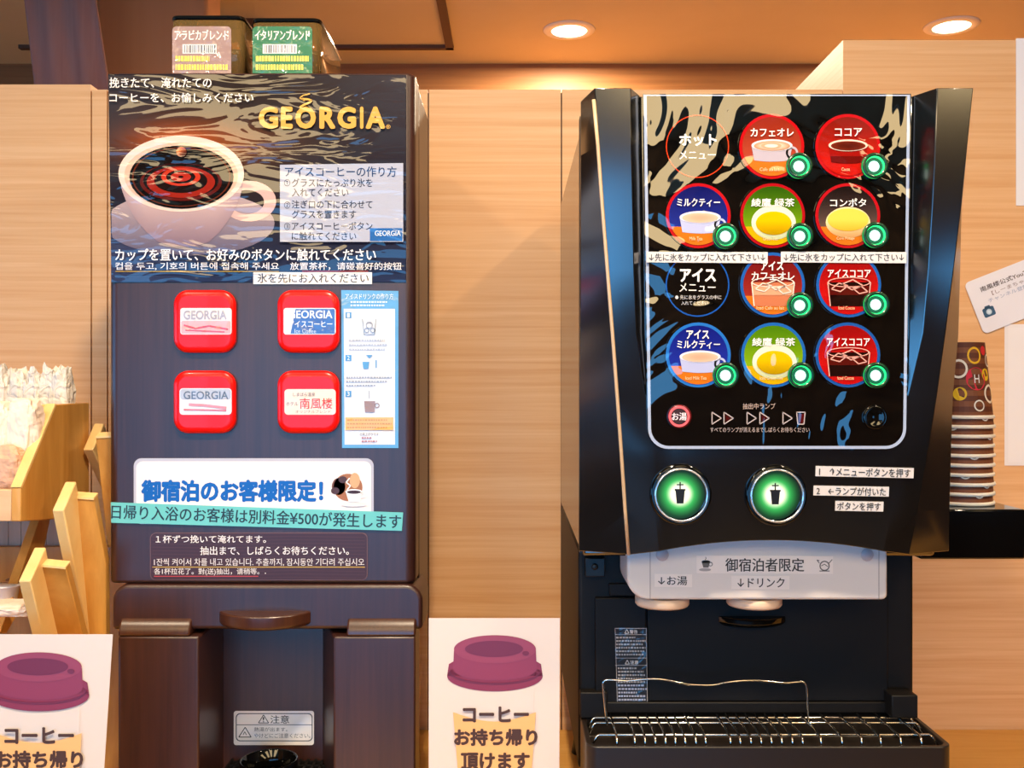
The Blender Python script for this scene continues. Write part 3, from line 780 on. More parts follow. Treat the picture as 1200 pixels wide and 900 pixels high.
def cafe(f, x, y): mug(f, x, y - 1, 24, 19, '#e8e0e0', '#f0e6dc', '#c6bcc6', True, '#c99a78'); f.ring(x - 1, y - .6, 8, 12, '#d9b698', ry=.3)
def cocoa(f, x, y): mug(f, x, y - 1, 23, 21, '#f0d8c8', '#6a2a1c', '#a8201a', False, '#8a3a26', '#7c1612')
def milk(f, x, y): mug(f, x + 2, y + 2, 24, 19, '#e8e6f2', '#d8b49c', '#c2c6e4', True, '#e4cab4')
def gtea(f, x, y): f.disc(x + 1, y + 8, 26, lambda u, w: mix('#e8e6d2', '#c4caa4', w), ry=.78); f.up(); f.disc(x + 1, y + 9, 21, lambda u, w: mix('#e8c400', '#b89a00', w * .8 + .2), ry=.66); f.up()
def soup(f, x, y): f.disc(x, y + 8, 26, lambda u, w: mix('#f2dcb0', '#caa070', w), ry=.7); f.up(); f.disc(x, y + 5, 24, lambda u, w: mix('#f2d468', '#e0b848', w), ry=.55); f.up()
def iced(c0, c1, gl):
    def g(f, x, y):
        y += 5
        f.poly([(x - 25, y - 8), (x + 25, y - 8), (x + 22, y + 20), (x - 22, y + 20)], c1); f.up()
        f.poly([(x - 24, y - 4), (x + 24, y - 4), (x + 23.4, y + 7), (x - 23.4, y + 7)], c0); f.up()
        f.rim(ell(x, y - 8, 25, 6), ell(x, y - 8, 23.5, 5), gl); f.up()
        for dx, dy, r in ((-11, -2, 10), (4, -5, 12), (13, 1, 9)):
            f.line(rot([(x + dx - r, y + dy), (x + dx, y + dy - r * .5), (x + dx + r, y + dy), (x + dx, y + dy + r * .5), (x + dx - r, y + dy)], x + dx, y + dy, dx), 1.3, gl)
        f.up(); f.line([(x - 25, y - 8), (x - 22, y + 20)], 1.2, gl); f.line([(x + 25, y - 8), (x + 22, y + 20)], 1.2, gl)
    return g
OR = '#d9852e'
disc(904, 172, '#c61d28', '#9c3a26', '#c86a50', OR, 'カフェオレ', cafe, 'Cafe au lait', sy=-21)
disc(993, 172, '#c61d28', '#8c2c1e', '#e0281e', '#c8281c', 'ココア', cocoa, 'Cocoa', sy=-21)
disc(818, 253, '#c22030', '#1c2470', '#3650b4', OR, 'ミルクティー', milk, 'Milk Tea', sy=-20)
disc(905, 253, '#b81c2c', '#3f6a14', '#a8c81e', '#dcb410', '綾鷹 緑茶', gtea, 'Green Tea', sy=-20)
disc(993, 253, '#c02030', '#241a1c', '#a08478', OR, 'コンポタ', soup, 'Corn Potage', sy=-20)
disc(905, 334, '#2f72b8', '#7c1c20', '#c05040', OR, 'カフェオレ', iced('#e0b090', '#d08a68', '#f6e2d4'), 'Iced Cafe au lait', 'アイス', sy=-15)
disc(994, 334, '#2f72b8', '#9c1418', '#e42a28', '#c41c20', 'アイスココア', iced('#6a1c16', '#2e0e0e', '#f0b8ac'), 'Iced Cocoa', sy=-18)
disc(818, 416, '#3a86cc', '#1c2c8c', '#3a50b8', OR, 'ミルクティー', milk, 'Iced Milk Tea', 'アイス', sy=-17)
disc(906, 416, '#2f78bc', '#5c8c14', '#b4cc28', '#d8b410', '綾鷹 緑茶', gtea, 'Iced Green Tea', sy=-20)
disc(993, 416, '#2f6cb0', '#a01418', '#e02a28', '#c41c20', 'アイスココア', iced('#6a1c16', '#2e0e0e', '#f0b8ac'), 'Iced Cocoa', sy=-20)
# lit push buttons beside them
def led(cx, cy):
    k = MB(); c = at(cx, cy, YP - .0026)
    s_ = 1.027 / F
    k.lathe([(15.5 * s_, -.002), (15.5 * s_, .003), (14.5 * s_, .0045), (12 * s_, .0045), (11 * s_, .0035)], c, 'y', 36, (True, False))
    b = k.build('lit_button', mat('green_button_shell', '#06381f', .2, spec=.5) if 'green_button_shell' not in bpy.data.materials else bpy.data.materials['green_button_shell'], panel)
    f = Flat(plane(YP - .0026 - .0036), .0003)
    f.disc(cx, cy, 11.2, lambda u, w: mix('#0a6a4a', '#064a34', u * u + w * w), mi=0, nr=3); f.up()
    f.ring(cx, cy, 10.2, 12.6, '#18dc6e', mi=1); f.ring(cx, cy, 12.6, 14.6, '#067a36', mi=1)
    f.disc(cx, cy, 6.3, lambda u, w: mix('#f4fffc', '#aef6e4', (u * u + w * w) ** 2), mi=2, nr=4)
    f.build('lamp_face', [BACKLIT, LED, LEDW], b)
for c in ((936, 195), (1024, 195), (850, 277), (937, 277), (1025, 276), (937, 358), (1026, 357), (850, 440), (938, 440), (1026, 440)): led(*c)
# hot water button and an unlit one
k = MB(); s_ = 1.027 / F
k.lathe([(14 * s_, -.002), (14 * s_, .003), (13 * s_, .004), (.5 * s_, .004)], at(796, 488, YP - .0014), 'y', 36, (True, True)); b = k.build('hot_water_button', mat('dark_red_shell', '#5a1418', .25), panel)
f = Flat(plane(YP - .0056), .0003); f.ring(796, 488, 9.6, 12.4, '#e0565a', mi=1); f.disc(796, 488, 9.6, lambda u, w: mix('#3a2028', '#2a1016', u * u + w * w)); f.up(); f.text('お湯', 787.5, 483.5, 804.5, 492.5, '#f0e0e8', .02)
f.build('lamp_face', [PAPER, lit_ink('red_ring', .5)], b)
k = MB(); k.lathe([(14 * s_, -.002), (14 * s_, .002), (12.5 * s_, .003), (9 * s_, .0012), (.5 * s_, .001)], at(1025, 489, YP - .0014), 'y', 36, (True, True)); k.build('unlit_button', GLOSSB, panel)
# taped strips over the panel
for a, b_, t in ((757.5, 899.5, '↓先に氷をカップに入れて下さい↓'), (915, 1062, '↓先に氷をカップに入れて下さい↓')):
    f = Flat(plane(YP - .0032)); f.sheet([(a, 295), (b_, 295.5), (b_, 308.5), (a, 307.5)], '#d9d3d2')
    f.text(t, a + 3, 297.2, b_ - 3, 306, '#3a3a40', .016)
    f.build('ice_notice', CARD, panel, 'narrow white taped strip')

# front plane of the door below the panel
def doorY(py):
    for s0, s1 in zip(SEC, SEC[1:]):
        if s0[0] <= py <= s1[0]: return s0[5] + (s1[5] - s0[5]) * (py - s0[0]) / (s1[0] - s0[0])
    return SEC[-1][5]
def doorm(off): return lambda x, y, d: at(x, y, doorY(y) - off - d)
# two large backlit dispense buttons
def big(cx, cy):
    Y = doorY(cy); c = at(cx, cy, Y); s_ = Y / F
    k = MB(); k.lathe([(36 * s_, -.008), (36 * s_, .004), (34.5 * s_, .007), (31.5 * s_, .007), (31 * s_, .005)], c, 'y', 48, (True, False))
    b = k.build('dispense_button', GLOSSB, door)
    k = MB(); k.lathe([(31.4 * s_, 0), (31.4 * s_, .0085), (30.6 * s_, .0095), (29.6 * s_, .0095), (29 * s_, .008)], c, 'y', 48, (False, False)); k.build('chrome_ring', mat('glowing_chrome_ring', '#e8ecf2', .18, metal=1, emit='#c8d0da', es=.18), b)  # the chrome's bright sheen is put in as a faint glow
    f = Flat(plane(Y - .0075), .0002)
    def g(u, w):
        r = math.hypot(u, w)
        return mix('#f2f0dc', '#2a9a48', (r - .34) / .24) if r < .58 else mix('#2a9a48', '#04200a', (r - .58) / .4)
    f.disc(cx, cy, 29.2, g, mi=0, nr=14); f.up()
    f.poly([(cx - 5.5, cy - 4), (cx + 5.5, cy - 4), (cx + 4, cy + 11), (cx - 4, cy + 11)], '#161412'); f.poly([(cx - 6.4, cy - 6), (cx + 6.4, cy - 6), (cx + 6.4, cy - 4), (cx - 6.4, cy - 4)], '#161412')
    f.line([(cx, cy - 14), (cx, cy - 5)], 1.6, '#161412'); f.line([(cx - 4, cy - 11), (cx + 4, cy - 11)], 1.4, '#161412')
    f.build('lamp_face', [BACKLIT], b)
big(797, 579); big(908.5, 580)
for nm, q, t, tb in (('step_notice', [(956, 546), (1071, 548.5), (1070.5, 560.5), (955.5, 558)], '1　↑メニューボタンを押す', (960, 548.5, 1067, 558.5, 1.2)),
                 ('step_notice', [(953.5, 569), (1042, 570.5), (1041.5, 582), (953, 580.5)], '2　←ランプが付いた', (957, 571, 1038, 580.5, 1.0)),
                 ('step_notice', [(979, 587), (1035.5, 588), (1035, 599.5), (978.5, 598.5)], 'ボタンを押す', (981, 588.8, 1032, 598, 1.0))):
    f = Flat(doorm(.0006)); f.sheet(q, '#e2d9d4', .0005); f.text(t, *tb[:4], '#33302f', .016, deg=tb[4])
    f.build(nm, CARD, door)

# ivory nozzle cover and two nozzles
YN = 1.085
k = MB(); poly = [(735, 628)] + rr(735, 620, 1040, 703, 22, 8, (0, 0, 1, 1))[2:]
pl = [(735, 620), (1040, 620), (1040, 697)] + [(1040 - 6 + 6 * math.cos(math.radians(a)), 697 + 6 * math.sin(math.radians(a))) for a in (30, 60, 90)] + \
     [(761 - 26 * math.sin(math.radians(a)), 677 + 26 * math.cos(math.radians(a))) for a in range(0, 91, 10)]
k.prism([at(x, y, YN) for x, y in pl], (0, .074, 0))
cover = k.build('nozzle_cover', BEIGEP, root, .003, 3)
CAPM = mat('greyish_cap_plastic', '#b9aeb0', .4)
for cx in (776, 1016):
    k = MB(); s_ = YN / F
    k.lathe([(7.5 * s_, -.001), (7.5 * s_, .001), (6.5 * s_, .0018), (.3 * s_, .0018)], at(cx, 650, YN), 'y', 24); k.build('screw_cap', CAPM, cover)
SEAM = mat('grey_seam', '#a89c98', .5)
for px in (762, 1030):
    k = MB(); k.box(at(px - .6, 640, YN) - Vector((0, .0004, 0)), at(px + .4, 702, YN)); k.build('panel_seam', SEAM, cover)
for px, r in ((776.5, 31.5), (884.5, 32)):
    k = MB(); rr_ = r / F * 1.115; c = (xw(px, 1.115), 1.1185, 0)
    zt_, zb = zw(698, 1.115), zw(716.5, 1.0855)
    k.lathe([(rr_, zt_), (rr_, zb + .002), (rr_ * .95, zb), (rr_ * .8, zb + .004)], c, n=44)
    k.build('nozzle', NOZZLE, root)
f = Flat(plane(YN - .0003)); f.sheet([(816, 651), (976, 651.5), (976, 672.5), (816, 671.5)], '#ece0d8'); f.text('御宿泊者限定', 850, 654, 942, 669.5, '#35302e', .016)
f.poly([(822, 658), (832, 658), (830, 665), (824, 665)], '#6a6460'); f.poly(ell(827, 658, 5, 1.6), '#2a2624'); f.ring(832.5, 661, 1.6, 2.6, '#8a8480'); f.poly(ell(826, 667.5, 7, 1.8), '#a8a09c'); f.line([(826, 656), (827.5, 654), (826.5, 652.5)], .8, '#8a8480')
f.ring(966, 663, 4.6, 6, '#6a6460'); f.line([(960, 660), (957, 656), (960, 657)], 1, '#6a6460'); f.line([(971, 660), (975, 655.5)], 1, '#6a6460'); f.line([(962, 663), (966, 661), (970, 664)], .9, '#6a6460'); f.line([(960, 669), (972, 669)], 1, '#6a6460')
f.build('guest_notice', CARD, cover)
f = Flat(plane(YN - .0003)); f.sheet([(767, 672.5), (811, 673), (811, 688), (767, 687.5)], '#ece0d8'); f.text('↓お湯', 771, 675, 805, 685.5, '#35302e', .016); f.build('nozzle_notice', CARD, cover)
f = Flat(plane(YN - .0003)); f.sheet([(857, 674.5), (925, 675), (925, 690.5), (857, 690)], '#ece0d8'); f.text('↓ドリンク', 864, 677, 919, 688, '#35302e', .016); f.build('nozzle_notice', CARD, cover)

# recess below the door: plates with narrow joints
def plate(name, x0, y0, x1, y1, Y, th, m=DARKB, bev=.0015):
    k = MB(); a, b = at(x0, y0, Y), at(x1, y1, Y); k.box((a.x, Y, a.z), (b.x, Y + th, b.z)); return k.build(name, m, root, bev)
plate('cross_plate', 714, 684, 1041, 699, 1.155, .006)
plate('service_plate', 697.5, 700.5, 757.5, 832, 1.153, .008)
plate('back_plate', 759, 700.5, 1041, 822, 1.153, .008)
plate('lower_ledge', 700, 823, 1041, 836, 1.150, .011)
plate('corner_block', 1045, 815, 1076, 842, 1.130, .031)
plate('corner_block', 680, 811.5, 712, 842, 1.145, .016)
k = MB(); a, b = at(686, 654, 1.145), at(709, 676, 1.145); k.box((a.x, 1.145, a.z), (b.x, 1.161, b.z))
k.lathe([(.004, 0), (.004, .002), (.002, .003)], at(697, 664, 1.145), 'y', 12); k.build('latch', BLACK, root, .002)
k = MB(); k.lathe([(.050, 0), (.054, .004), (.054, .011)], (xw(882, 1.15), 1.19, zw(737, 1.137)), n=44); k.build('mixing_spout', GLOSSB, root, .001)
f = Flat(plane(1.1528)); f.sheet([(720, 735.5), (758, 735.5), (759.5, 834), (723, 834)], '#1a181c', .0003)
f.rim([(720.5, 736), (757.5, 736), (759, 833), (723.5, 833)], [(721, 736.6), (757, 736.6), (758.4, 832.4), (724, 832.4)], '#a8a0a0')
for y in (743.5, 771, 779.5): f.line([(721, y), (758, y)], .6, '#a8a0a0')
f.line([(732, 742), (734.5, 737.5), (737, 742), (732, 742)], .7, '#cfc8c6'); f.text('警告', 738, 738, 747, 742.3, '#cfc8c6', .02)
f.line([(732.5, 778), (735, 773.5), (737.5, 778), (732.5, 778)], .7, '#cfc8c6'); f.text('注意', 738.5, 773.8, 748, 778.2, '#cfc8c6', .02)
f.dashes(722, 745, 756.5, 769, 6, '#a09a9a', .5, 11); f.dashes(724, 781, 757.5, 801, 5, '#a09a9a', .5, 12); f.dashes(724.5, 801, 758, 826, 6, '#9a9cb0', .5, 13); f.text('お問い合わせ先', 729, 828, 754, 831.5, '#a09a9a')
f.build('warning_label', STICK, root, 'dark warning label with white print')

# drip tray: open box
YT0 = 1.06; zr = ZC - .392
X0, X1 = .0805, .4775
k = MB()
o = plan(X0, X1, YT0, 1.158, .014, 6); i_ = plan(X0 + .006, X1 - .006, YT0 + .006, 1.152, .010, 6)
zb = ZC - .462
k.rings([[(x, y, zb) for x, y in o], [(x, y, zr) for x, y in o], [(x, y, zr) for x, y in i_], [(x, y, zr - .022) for x, y in i_]], True, (True, True), False)
tray = k.build('drip_tray', mat('dark_brown_black_plastic', '#1a1310', .38), root, .0012)
# wire rack: three long rods and a row of cross rods
k = MB(); rw = .0013
for py, Yr in ((841, 1.141), (847, 1.124), (861, 1.0856)):
    z = zw(py, Yr); x0, x1 = X0 + .016, X1 - .016
    pts = [(X0 + .008, Yr - .004, z - .011), (x0 - .003, Yr, z - .002), (x0, Yr, z)] + [(x1, Yr, z), (x1 + .003, Yr, z - .002), (X1 - .008, Yr - .004, z - .011)]
    k.tube(pts, rw, 8)
for px in (723, 744, 756, 768, 780, 791.5, 803, 815.5, 827, 856, 867.5, 880, 892, 904, 916, 928.5, 940.5, 962, 986.5, 1009.5, 1032, 1055.5, 1079.5):
    x = xw(px, 1.072)
    z = zw(861, 1.0856) + .0022
    k.tube([(x, 1.152, z), (x, 1.10, z), (x, 1.0765, z), (x, 1.0725, z - .002), (x, 1.071, z - .005), (x, 1.0705, z - .012)], rw, 8)
k.build('wire_rack', CHROME, tray)
# bent wire guard standing on the rack
Yg = 1.121
gp = [(712, 850), (710, 838), (707, 806), (707.5, 799), (711, 796.8), (722, 797), (735, 798), (750, 796.5), (766, 795.5), (782, 797), (800, 801), (812, 802.5), (835, 802.8), (850, 800), (866, 798), (885, 797.5), (905, 799), (920, 800.5), (932, 799.5), (940, 799), (943.5, 801), (945, 806), (946.5, 830), (948, 849)]
sm = []
P_ = [at(x, y, Yg) for x, y in gp]
for i in range(len(P_) - 1):
    a, b, c, d = P_[max(0, i - 1)], P_[i], P_[i + 1], P_[min(len(P_) - 1, i + 2)]
    for t in (0, .33, .67):
        sm.append(.5 * (2 * b + (c - a) * t + (2 * a - 5 * b + 4 * c - d) * t * t + (3 * b - a - 3 * c + d) * t ** 3))
sm.append(P_[-1])
k = MB(); k.tube(sm, .0013, 8); k.build('wire_guard', CHROME, root)
# gloss black shelf fixed to the right side
zs = ZC - .146
k = MB(); k.box((XR + .0003, 1.142, zs - .058), (.5975, 1.262, zs))
k.build('cup_shelf', GLOSSB, root, .002)

# ---------------------------------------------------------------- stacked paper cups
CUP = ink('printed_paper_cup', .55)
def make_cup():
    t = thing('paper_cup', 'x', 'cup', (0, 0, 0), 'paper cups stacked upside down on the black shelf')
    H, r0, r1 = .092, .0365, .0270
    f = Flat(lambda u, h, d: Vector(((r0 + (r1 - r0) * h / H + d) * math.sin(u), -(r0 + (r1 - r0) * h / H + d) * math.cos(u), h)), .0002)
    n, m = 40, 14
    b = len(f.v)
    for j in range(m + 1):
        for i in range(n): f.v.append(f.mp(2 * math.pi * i / n, .002 + (H - .002) * j / m, 0))
    c1, c2 = lin('#5e2f1c'), lin('#7c4628')
    for j in range(m):
        for i in range(n):
            q = [b + j * n + i, b + j * n + (i + 1) % n, b + (j + 1) * n + (i + 1) % n, b + (j + 1) * n + i]
            f.f.append(q); f.c.append([c1 if j % 2 else c2] * 4); f.mi.append(0)
    f.f.append([b + m * n + i for i in range(n)]); f.c.append([lin('#6b3a24')] * n); f.mi.append(0)
    f.up()
    def spot(u, h, r, col, ring):
        A = [(u + r / .03 * math.cos(2 * math.pi * i / 20), h + r * 1.15 * math.sin(2 * math.pi * i / 20)) for i in range(20)]
        if ring:
            B = [(u + r * .76 / .03 * math.cos(2 * math.pi * i / 20), h + r * .76 * 1.15 * math.sin(2 * math.pi * i / 20)) for i in range(20)]
            bb = f.raw(A, None); tt = f.raw(B, None)
            for i in range(20): j = (i + 1) % 20; f.f.append([bb + i, tt + i, tt + j, bb + j][::-1]); f.c.append([lin(col)] * 4); f.mi.append(0)
        else:
            bb = f.raw(A, None); f.f.append([bb + i for i in range(20)]); f.c.append([lin(col)] * 20); f.mi.append(0)
    R = random.Random(4)
    for u, h, r, col, rg in ((.12, .076, .009, '#e8b020', True), (.62, .082, .005, '#d42c30', False), (.95, .070, .007, '#e8dccb', True), (.15, .048, .012, '#d02038', False), (.62, .053, .0065, '#e4b41c', False), (.78, .030, .010, '#ecdcc4', True),
                             (-.5, .06, .01, '#e8dccb', True), (-1.0, .035, .009, '#d42c30', False), (-.45, .03, .007, '#e4b41c', False), (1.5, .06, .010, '#d42c30', False), (1.45, .028, .008, '#e4b41c', True), (2.2, .05, .011, '#e8dccb', True), (3.0, .04, .01, '#d42c30', False), (-1.7, .065, .009, '#e4b41c', True), (-2.4, .04, .01, '#ecdcc4', True), (.2, .016, .006, '#e8dccb', True)):
        spot(u, h, r, col, rg)
    f.up(); f.text('H', .06, .043, .26, .053, '#f2e4da', .02)
    vv = f.v
    # text is fitted with y downwards; flip it upright on the cup
    f.build('sleeve', CUP, t)
    k = MB(); k.lathe([(r0 - .001, .0045), (r0 + .0012, .0042), (r0 + .0019, .0022), (r0 + .0012, .0002), (r0 - .001, 0)], (0, 0, 0), n=40, cap=(False, False)); k.build('rim', WAX, t)
    return t
cup = make_cup(); sp = (xw(1127, 1.2), 1.203, zs + .0003)
for i in range(10):
    if i == 0: o = cup
    else:
        o = cup.copy(); COL.objects.link(o)
        for ch in cup.children:
            c = ch.copy(); COL.objects.link(c); c.parent = o
    o.location = (sp[0] + (.0004 * (i % 3)), sp[1], sp[2] + .01155 * i); o.rotation_euler = (0, 0, [.0, .3, -.5, .9, -.2, 1.4, .5, -.9, .2, 0][i])
    nth = ['lowest', 'second from the bottom', 'third from the bottom', 'fourth from the bottom', 'fifth from the bottom', 'sixth from the bottom', 'fourth from the top', 'third from the top', 'second from the top', 'topmost, with its whole dotted side showing'][i]
    o['label'] = 'brown dotted paper cup upside down in the stack, ' + nth

# ---------------------------------------------------------------- cup-picture signs
def cup_sign(name, label, x0, y0, x1, y1, Y, bend, dx, cxp, split):
    """laminated card on the worktop; cxp: middle of the picture, in pixels"""
    zbot = ZCT + .001
    yb_ = 450 + (ZC - zbot) / Y * F
    def mp(x, y, d):
        t = (y - y0) / (yb_ - y0); Yt = Y + .02
        p = at(x, y, 1 / (1 / Yt + (1 / Y - 1 / Yt) * t)); p.y -= d
        return p
    f = Flat(mp, .0003)
    base = at((x0 + x1) / 2, yb_, Y)
    # sheet as a bent grid, front and back
    sh = lambda x, y: (x + dx * ((y - y0) / (yb_ - y0)) * (1 if x > cxp else .2), y)
    f.d = .0; f.grid(x0, y0, x1, yb_, 12, 10, lambda x, y: mix('#d8cac2', '#d8cac2', 0), mask=sh)
    nb = len(f.f)
    f.d = -.0008; f.grid(x0, y0, x1, yb_, 12, 10, lambda x, y: mix('#efe2da', '#efe2da', 0), mask=sh)
    for q in f.f[nb:]: q.reverse()
    f.d = .0006; kz, dyy = split
    f.mp = lambda x, y, d: mp(cxp + (x - cxp) * kz, 744 + (y - 744) * kz + dyy, d)
    yb_ = 744 + (yb_ - 744 - dyy) / kz
    c = cxp; LD = '#812b43'; LD2 = '#6a1f38'
    f.poly(ell(c, 792, 56, 18, 50), LD); f.poly([(c - 56, 792), (c - 54, 778), (c - 47, 774), (c + 47, 774), (c + 54, 778), (c + 56, 792)], LD); f.up()
    f.poly([(c - 48, 762), (c + 48, 762), (c + 49, 784)] + [(c + 49 * math.cos(math.radians(a)), 784 + 13 * math.sin(math.radians(a))) for a in range(0, 181, 12)] + [(c - 49, 784)], '#85304a'); f.up()
    f.poly(ell(c, 760.5, 48, 16.5, 50), '#8d3850'); f.up(); f.poly(ell(c - 1, 760, 34, 9.5, 40), LD2); f.up(); f.poly(ell(c + 36, 765, 4, 2.6, 16), LD2)
    f.line([(c - 53, 786)] + [(c + 53 * math.cos(math.radians(a)), 786 + 14 * math.sin(math.radians(a))) for a in range(165, 14, -15)] + [(c + 53, 786)], 1.3, LD2)
    f.poly([(c - 49, 834)] + [(c - 49 + 97 * i / 12, 834 + 11 * math.sin(math.pi * i / 12)) for i in range(1, 12)] + [(c + 48, 834), (c + 38, yb_ - 60), (c - 38, yb_ - 60)], '#e9b070'); f.up()
    f.line([(c + 45, 806), (c + 44, 834)], 1, '#e2d2ca')
    TX = '#4a2e1c'
    f.text('コーヒー', c - 37, 828, c + 39, 845, TX, .05); f.text('お持ち帰り', c - 47, 854, c + 49, 872.5, TX, .05); f.text('頂けます', c - 39, 882, c + 40, 900.5, TX, .05)
    t = thing(name, label, 'sign', (base.x, Y, ZCT), 'takeaway signs beside the coffee machine')
    f.build('card', CARD, t)
    k = MB(); m_ = base.x
    k.box((m_ - .035, Y - .008, ZCT), (m_ + .035, Y + .045, ZCT + .003))
    k.prism([(m_ - .03, Y + .012, ZCT + .003), (m_ + .03, Y + .012, ZCT + .003), (m_ + .02, Y + .022, ZCT + .12), (m_ - .02, Y + .022, ZCT + .12)], (0, .003, .0))
    k.build('easel_stand', BLACK, t)
cup_sign('takeaway_sign', 'white takeaway card with a purple lidded cup between the two machines', 502.5, 724.5, 656, 0, 1.13, .002, -1, 580, (1, 0))
cup_sign('takeaway_sign', 'white takeaway card with a purple lidded cup below the wooden rack', -40, 743.5, 132, 0, 1.03, -.004, -22, 46, (1.05, 20))

# ---------------------------------------------------------------- wooden rack
rk = thing('wooden_rack', 'honey wood tiered condiment rack with slanted pockets beside the coffee machine', 'rack', (-.62, 1.2, ZCT))
def slabx(pts_px, X, th, name, mats=(None, None), bevel=.0015):
    """board lying in a plane of constant X, outline given on its right face"""
    out = []
    for px, py in pts_px:
        Y = X * F / (px - 600); out.append((X, Y, zw(py, Y)))
    k = MB(); k.prism(out, (-th, 0, 0)); return k
def pocket(capf, capb, foot, plank, Xr, th, Yb):
    # end board: a thick strip with a lit cap
    def P(px, py): Y = Xr * F / (px - 600); return Vector((Xr, Y, zw(py, Y)))
    a, b, c = P(*capf), P(*capb), P(*foot)
    d = c + Vector((0, (b - a).y, (b - a).z * .2))
    k = MB(); k.m = 0
    k.prism([a, b, d, c], (-th, 0, 0)); k.build('end_board', RACKEDGE, rk, .0015)
    Q = [at(x, y, Yy) for (x, y), Yy in zip(plank, Yb)]; tl, tr_ = Q[:2]
    w = Vector((0, .011, .004)); k = MB(); k.prism(Q, w)
    k.build('pocket_plank', RACKWOOD, rk, .001)
    k = MB(); w2 = w * 1.15
    Q = [tl, tr_]; e = Vector((0, -.0006, .0006))
    k.add([tl + e, tr_ + e, tr_ + e + w2, tl + e + w2] + [p + Vector((0, 0, -.0025)) for p in (tl + e, tr_ + e, tr_ + e + w2, tl + e + w2)], [(0, 1, 2, 3), (7, 6, 5, 4), (0, 4, 5, 1), (1, 5, 6, 2), (2, 6, 7, 3), (3, 7, 4, 0)])
    k.build('plank_edge', RACKEDGE, rk)
pocket((109, 527), (122, 496), (131, 575), [(112, 512), (132, 511), (136, 640), (126, 640)], -.556, .0135, (1.27, 1.27, 1.30, 1.30))
pocket((74.5, 598), (89.5, 564), (104, 745), [(81, 582), (110, 584), (124, 660), (125, 770), (106, 770)], -.525, .0135, (1.185, 1.187, 1.222, 1.225, 1.225))
pocket((35.5, 681), (54, 641), (56, 765), [(46, 662), (77, 665), (103, 765), (58, 765)], -.541, .0135, (1.13, 1.13, 1.18, 1.18))
# upper bin: two cheeks, floor, front board, back board
Xb = -.573
cheek = [(65, 474), (104.5, 472), (104.5, 606), (24.5, 611), (24.5, 572)]
k = slabx(cheek, Xb, .0115, 'cheek'); k.build('side_panel', RACKWOOD, rk, .0012)
def PB(px, py): Y = Xb * F / (px - 600); return Vector((Xb, Y, zw(py, Y)))
a, b, c, d = PB(65, 474), PB(24.5, 572), PB(24.5, 611), PB(104.5, 472)
k = MB(); e = Vector((.0004, -.0014, .0012))
k.prism([a + e, b + e, b + e + Vector((0, .004, -.002)), a + e + Vector((0, .004, -.002))], (-.0123, 0, 0)); k.build('slanted_edge', RACKEDGE, rk, .0006)
k = MB(); k.box((Xb - .30, b.y + .0005, c.z), (Xb - .0115, b.y + .0125, b.z - .002)); k.build('front_board', wood('pinkish_pine', '#dba97c', '#e6bb90', (4, 30, 30), rough=.45), rk, .001)
k = MB(); k.box((Xb - .30, b.y + .0125, c.z), (Xb - .0115, d.y, c.z + .008)); k.build('bin_floor', RACKWOOD, rk, .001)
k = MB(); k.box((Xb - .30, d.y - .012, c.z + .008), (Xb - .0115, d.y, d.z)); k.build('back_board', RACKWOOD, rk, .001)
k = MB(); yy = 1.245; k.box((Xb - .30, yy, c.z + .008), (Xb - .0115, yy + .006, zw(474, yy))); k.build('divider', RACKEDGE, rk, .001)
# lower bay: grooved back board and a step, resting on the worktop
k = MB()
for i in range(11):
    x = -.80 + i * .0175
    k.box((x, 1.355, zw(720, 1.35)), (x + .0168, 1.362, zw(601, 1.35)))
k.build('grooved_back', wood('greyish_slats', '#b49a80', '#c2aa90', (60, 60, 4), rough=.5), rk)
k = slabx([(48, 604), (60, 604), (44, 680), (8, 742), (0, 742)], -.617, .012, 'p'); k.build('lower_side_panel', RACKWOOD, rk, .001)
k = MB(); k.box((-.83, 1.10, zw(720, 1.2)), (-.63, 1.36, zw(712, 1.2))); k.build('shelf', RACKEDGE, rk, .001)
k = MB(); k.box((-.83, 1.345, ZCT), (-.512, 1.362, zw(640, 1.35))); k.box((-.83, 1.12, ZCT), (-.512, 1.35, ZCT + .012)); k.box((-.83, 1.12, ZCT), (-.815, 1.36, zw(600, 1.3)))
k.box((Xb - .012, 1.325, ZCT), (Xb, 1.3565, zw(606, 1.33)))
k.build('base', RACKWOOD, rk, .001)

# bags and packets lying in the rack
def bag(name, label, cat, c, size, m, seed, group, crumple=.18):
    bm = bmesh.new(); bmesh.ops.create_icosphere(bm, subdivisions=4, radius=1)
    for v in bm.verts:
        p = v.co.copy(); q = Vector([math.copysign(abs(t) ** .62, t) for t in p])
        nz = noise.noise(p * 2.3 + Vector((seed * 3.1, 0, 0))) * crumple + noise.noise(p * 6 + Vector((seed, 5, 0))) * crumple * .55 + abs(noise.noise(p * 13 + Vector((0, seed, 2)))) * crumple * .3
        q *= 1 + nz
        v.co = Vector((q.x * size[0], q.y * size[1], q.z * size[2]))
    me = bpy.data.meshes.new(name); bm.to_mesh(me); bm.free(); me.materials.append(m)
    for p in me.polygons: p.use_smooth = False
    o = bpy.data.objects.new(name, me); COL.objects.link(o); o.location = c
    tag(o, label, cat, group); return o
zb_ = zw(611, 1.144) + .008
words_ = ['leftmost in the picture', 'second from the left', 'third from the left', 'second from the right', 'rightmost, near the machine']
for i, px in enumerate((2, 21, 41, 58, 74)):
    o = bag('cellophane_packet', 'clear cellophane packet at the back of the top bin, ' + words_[i], 'packet', (xw(px, 1.285), 1.285 + .004 * (i % 2), zb_ + .0915), (.0125, .016, .082 - .003 * (i % 3)), WRAP, i + 1, 'cellophane packets in the top bin')
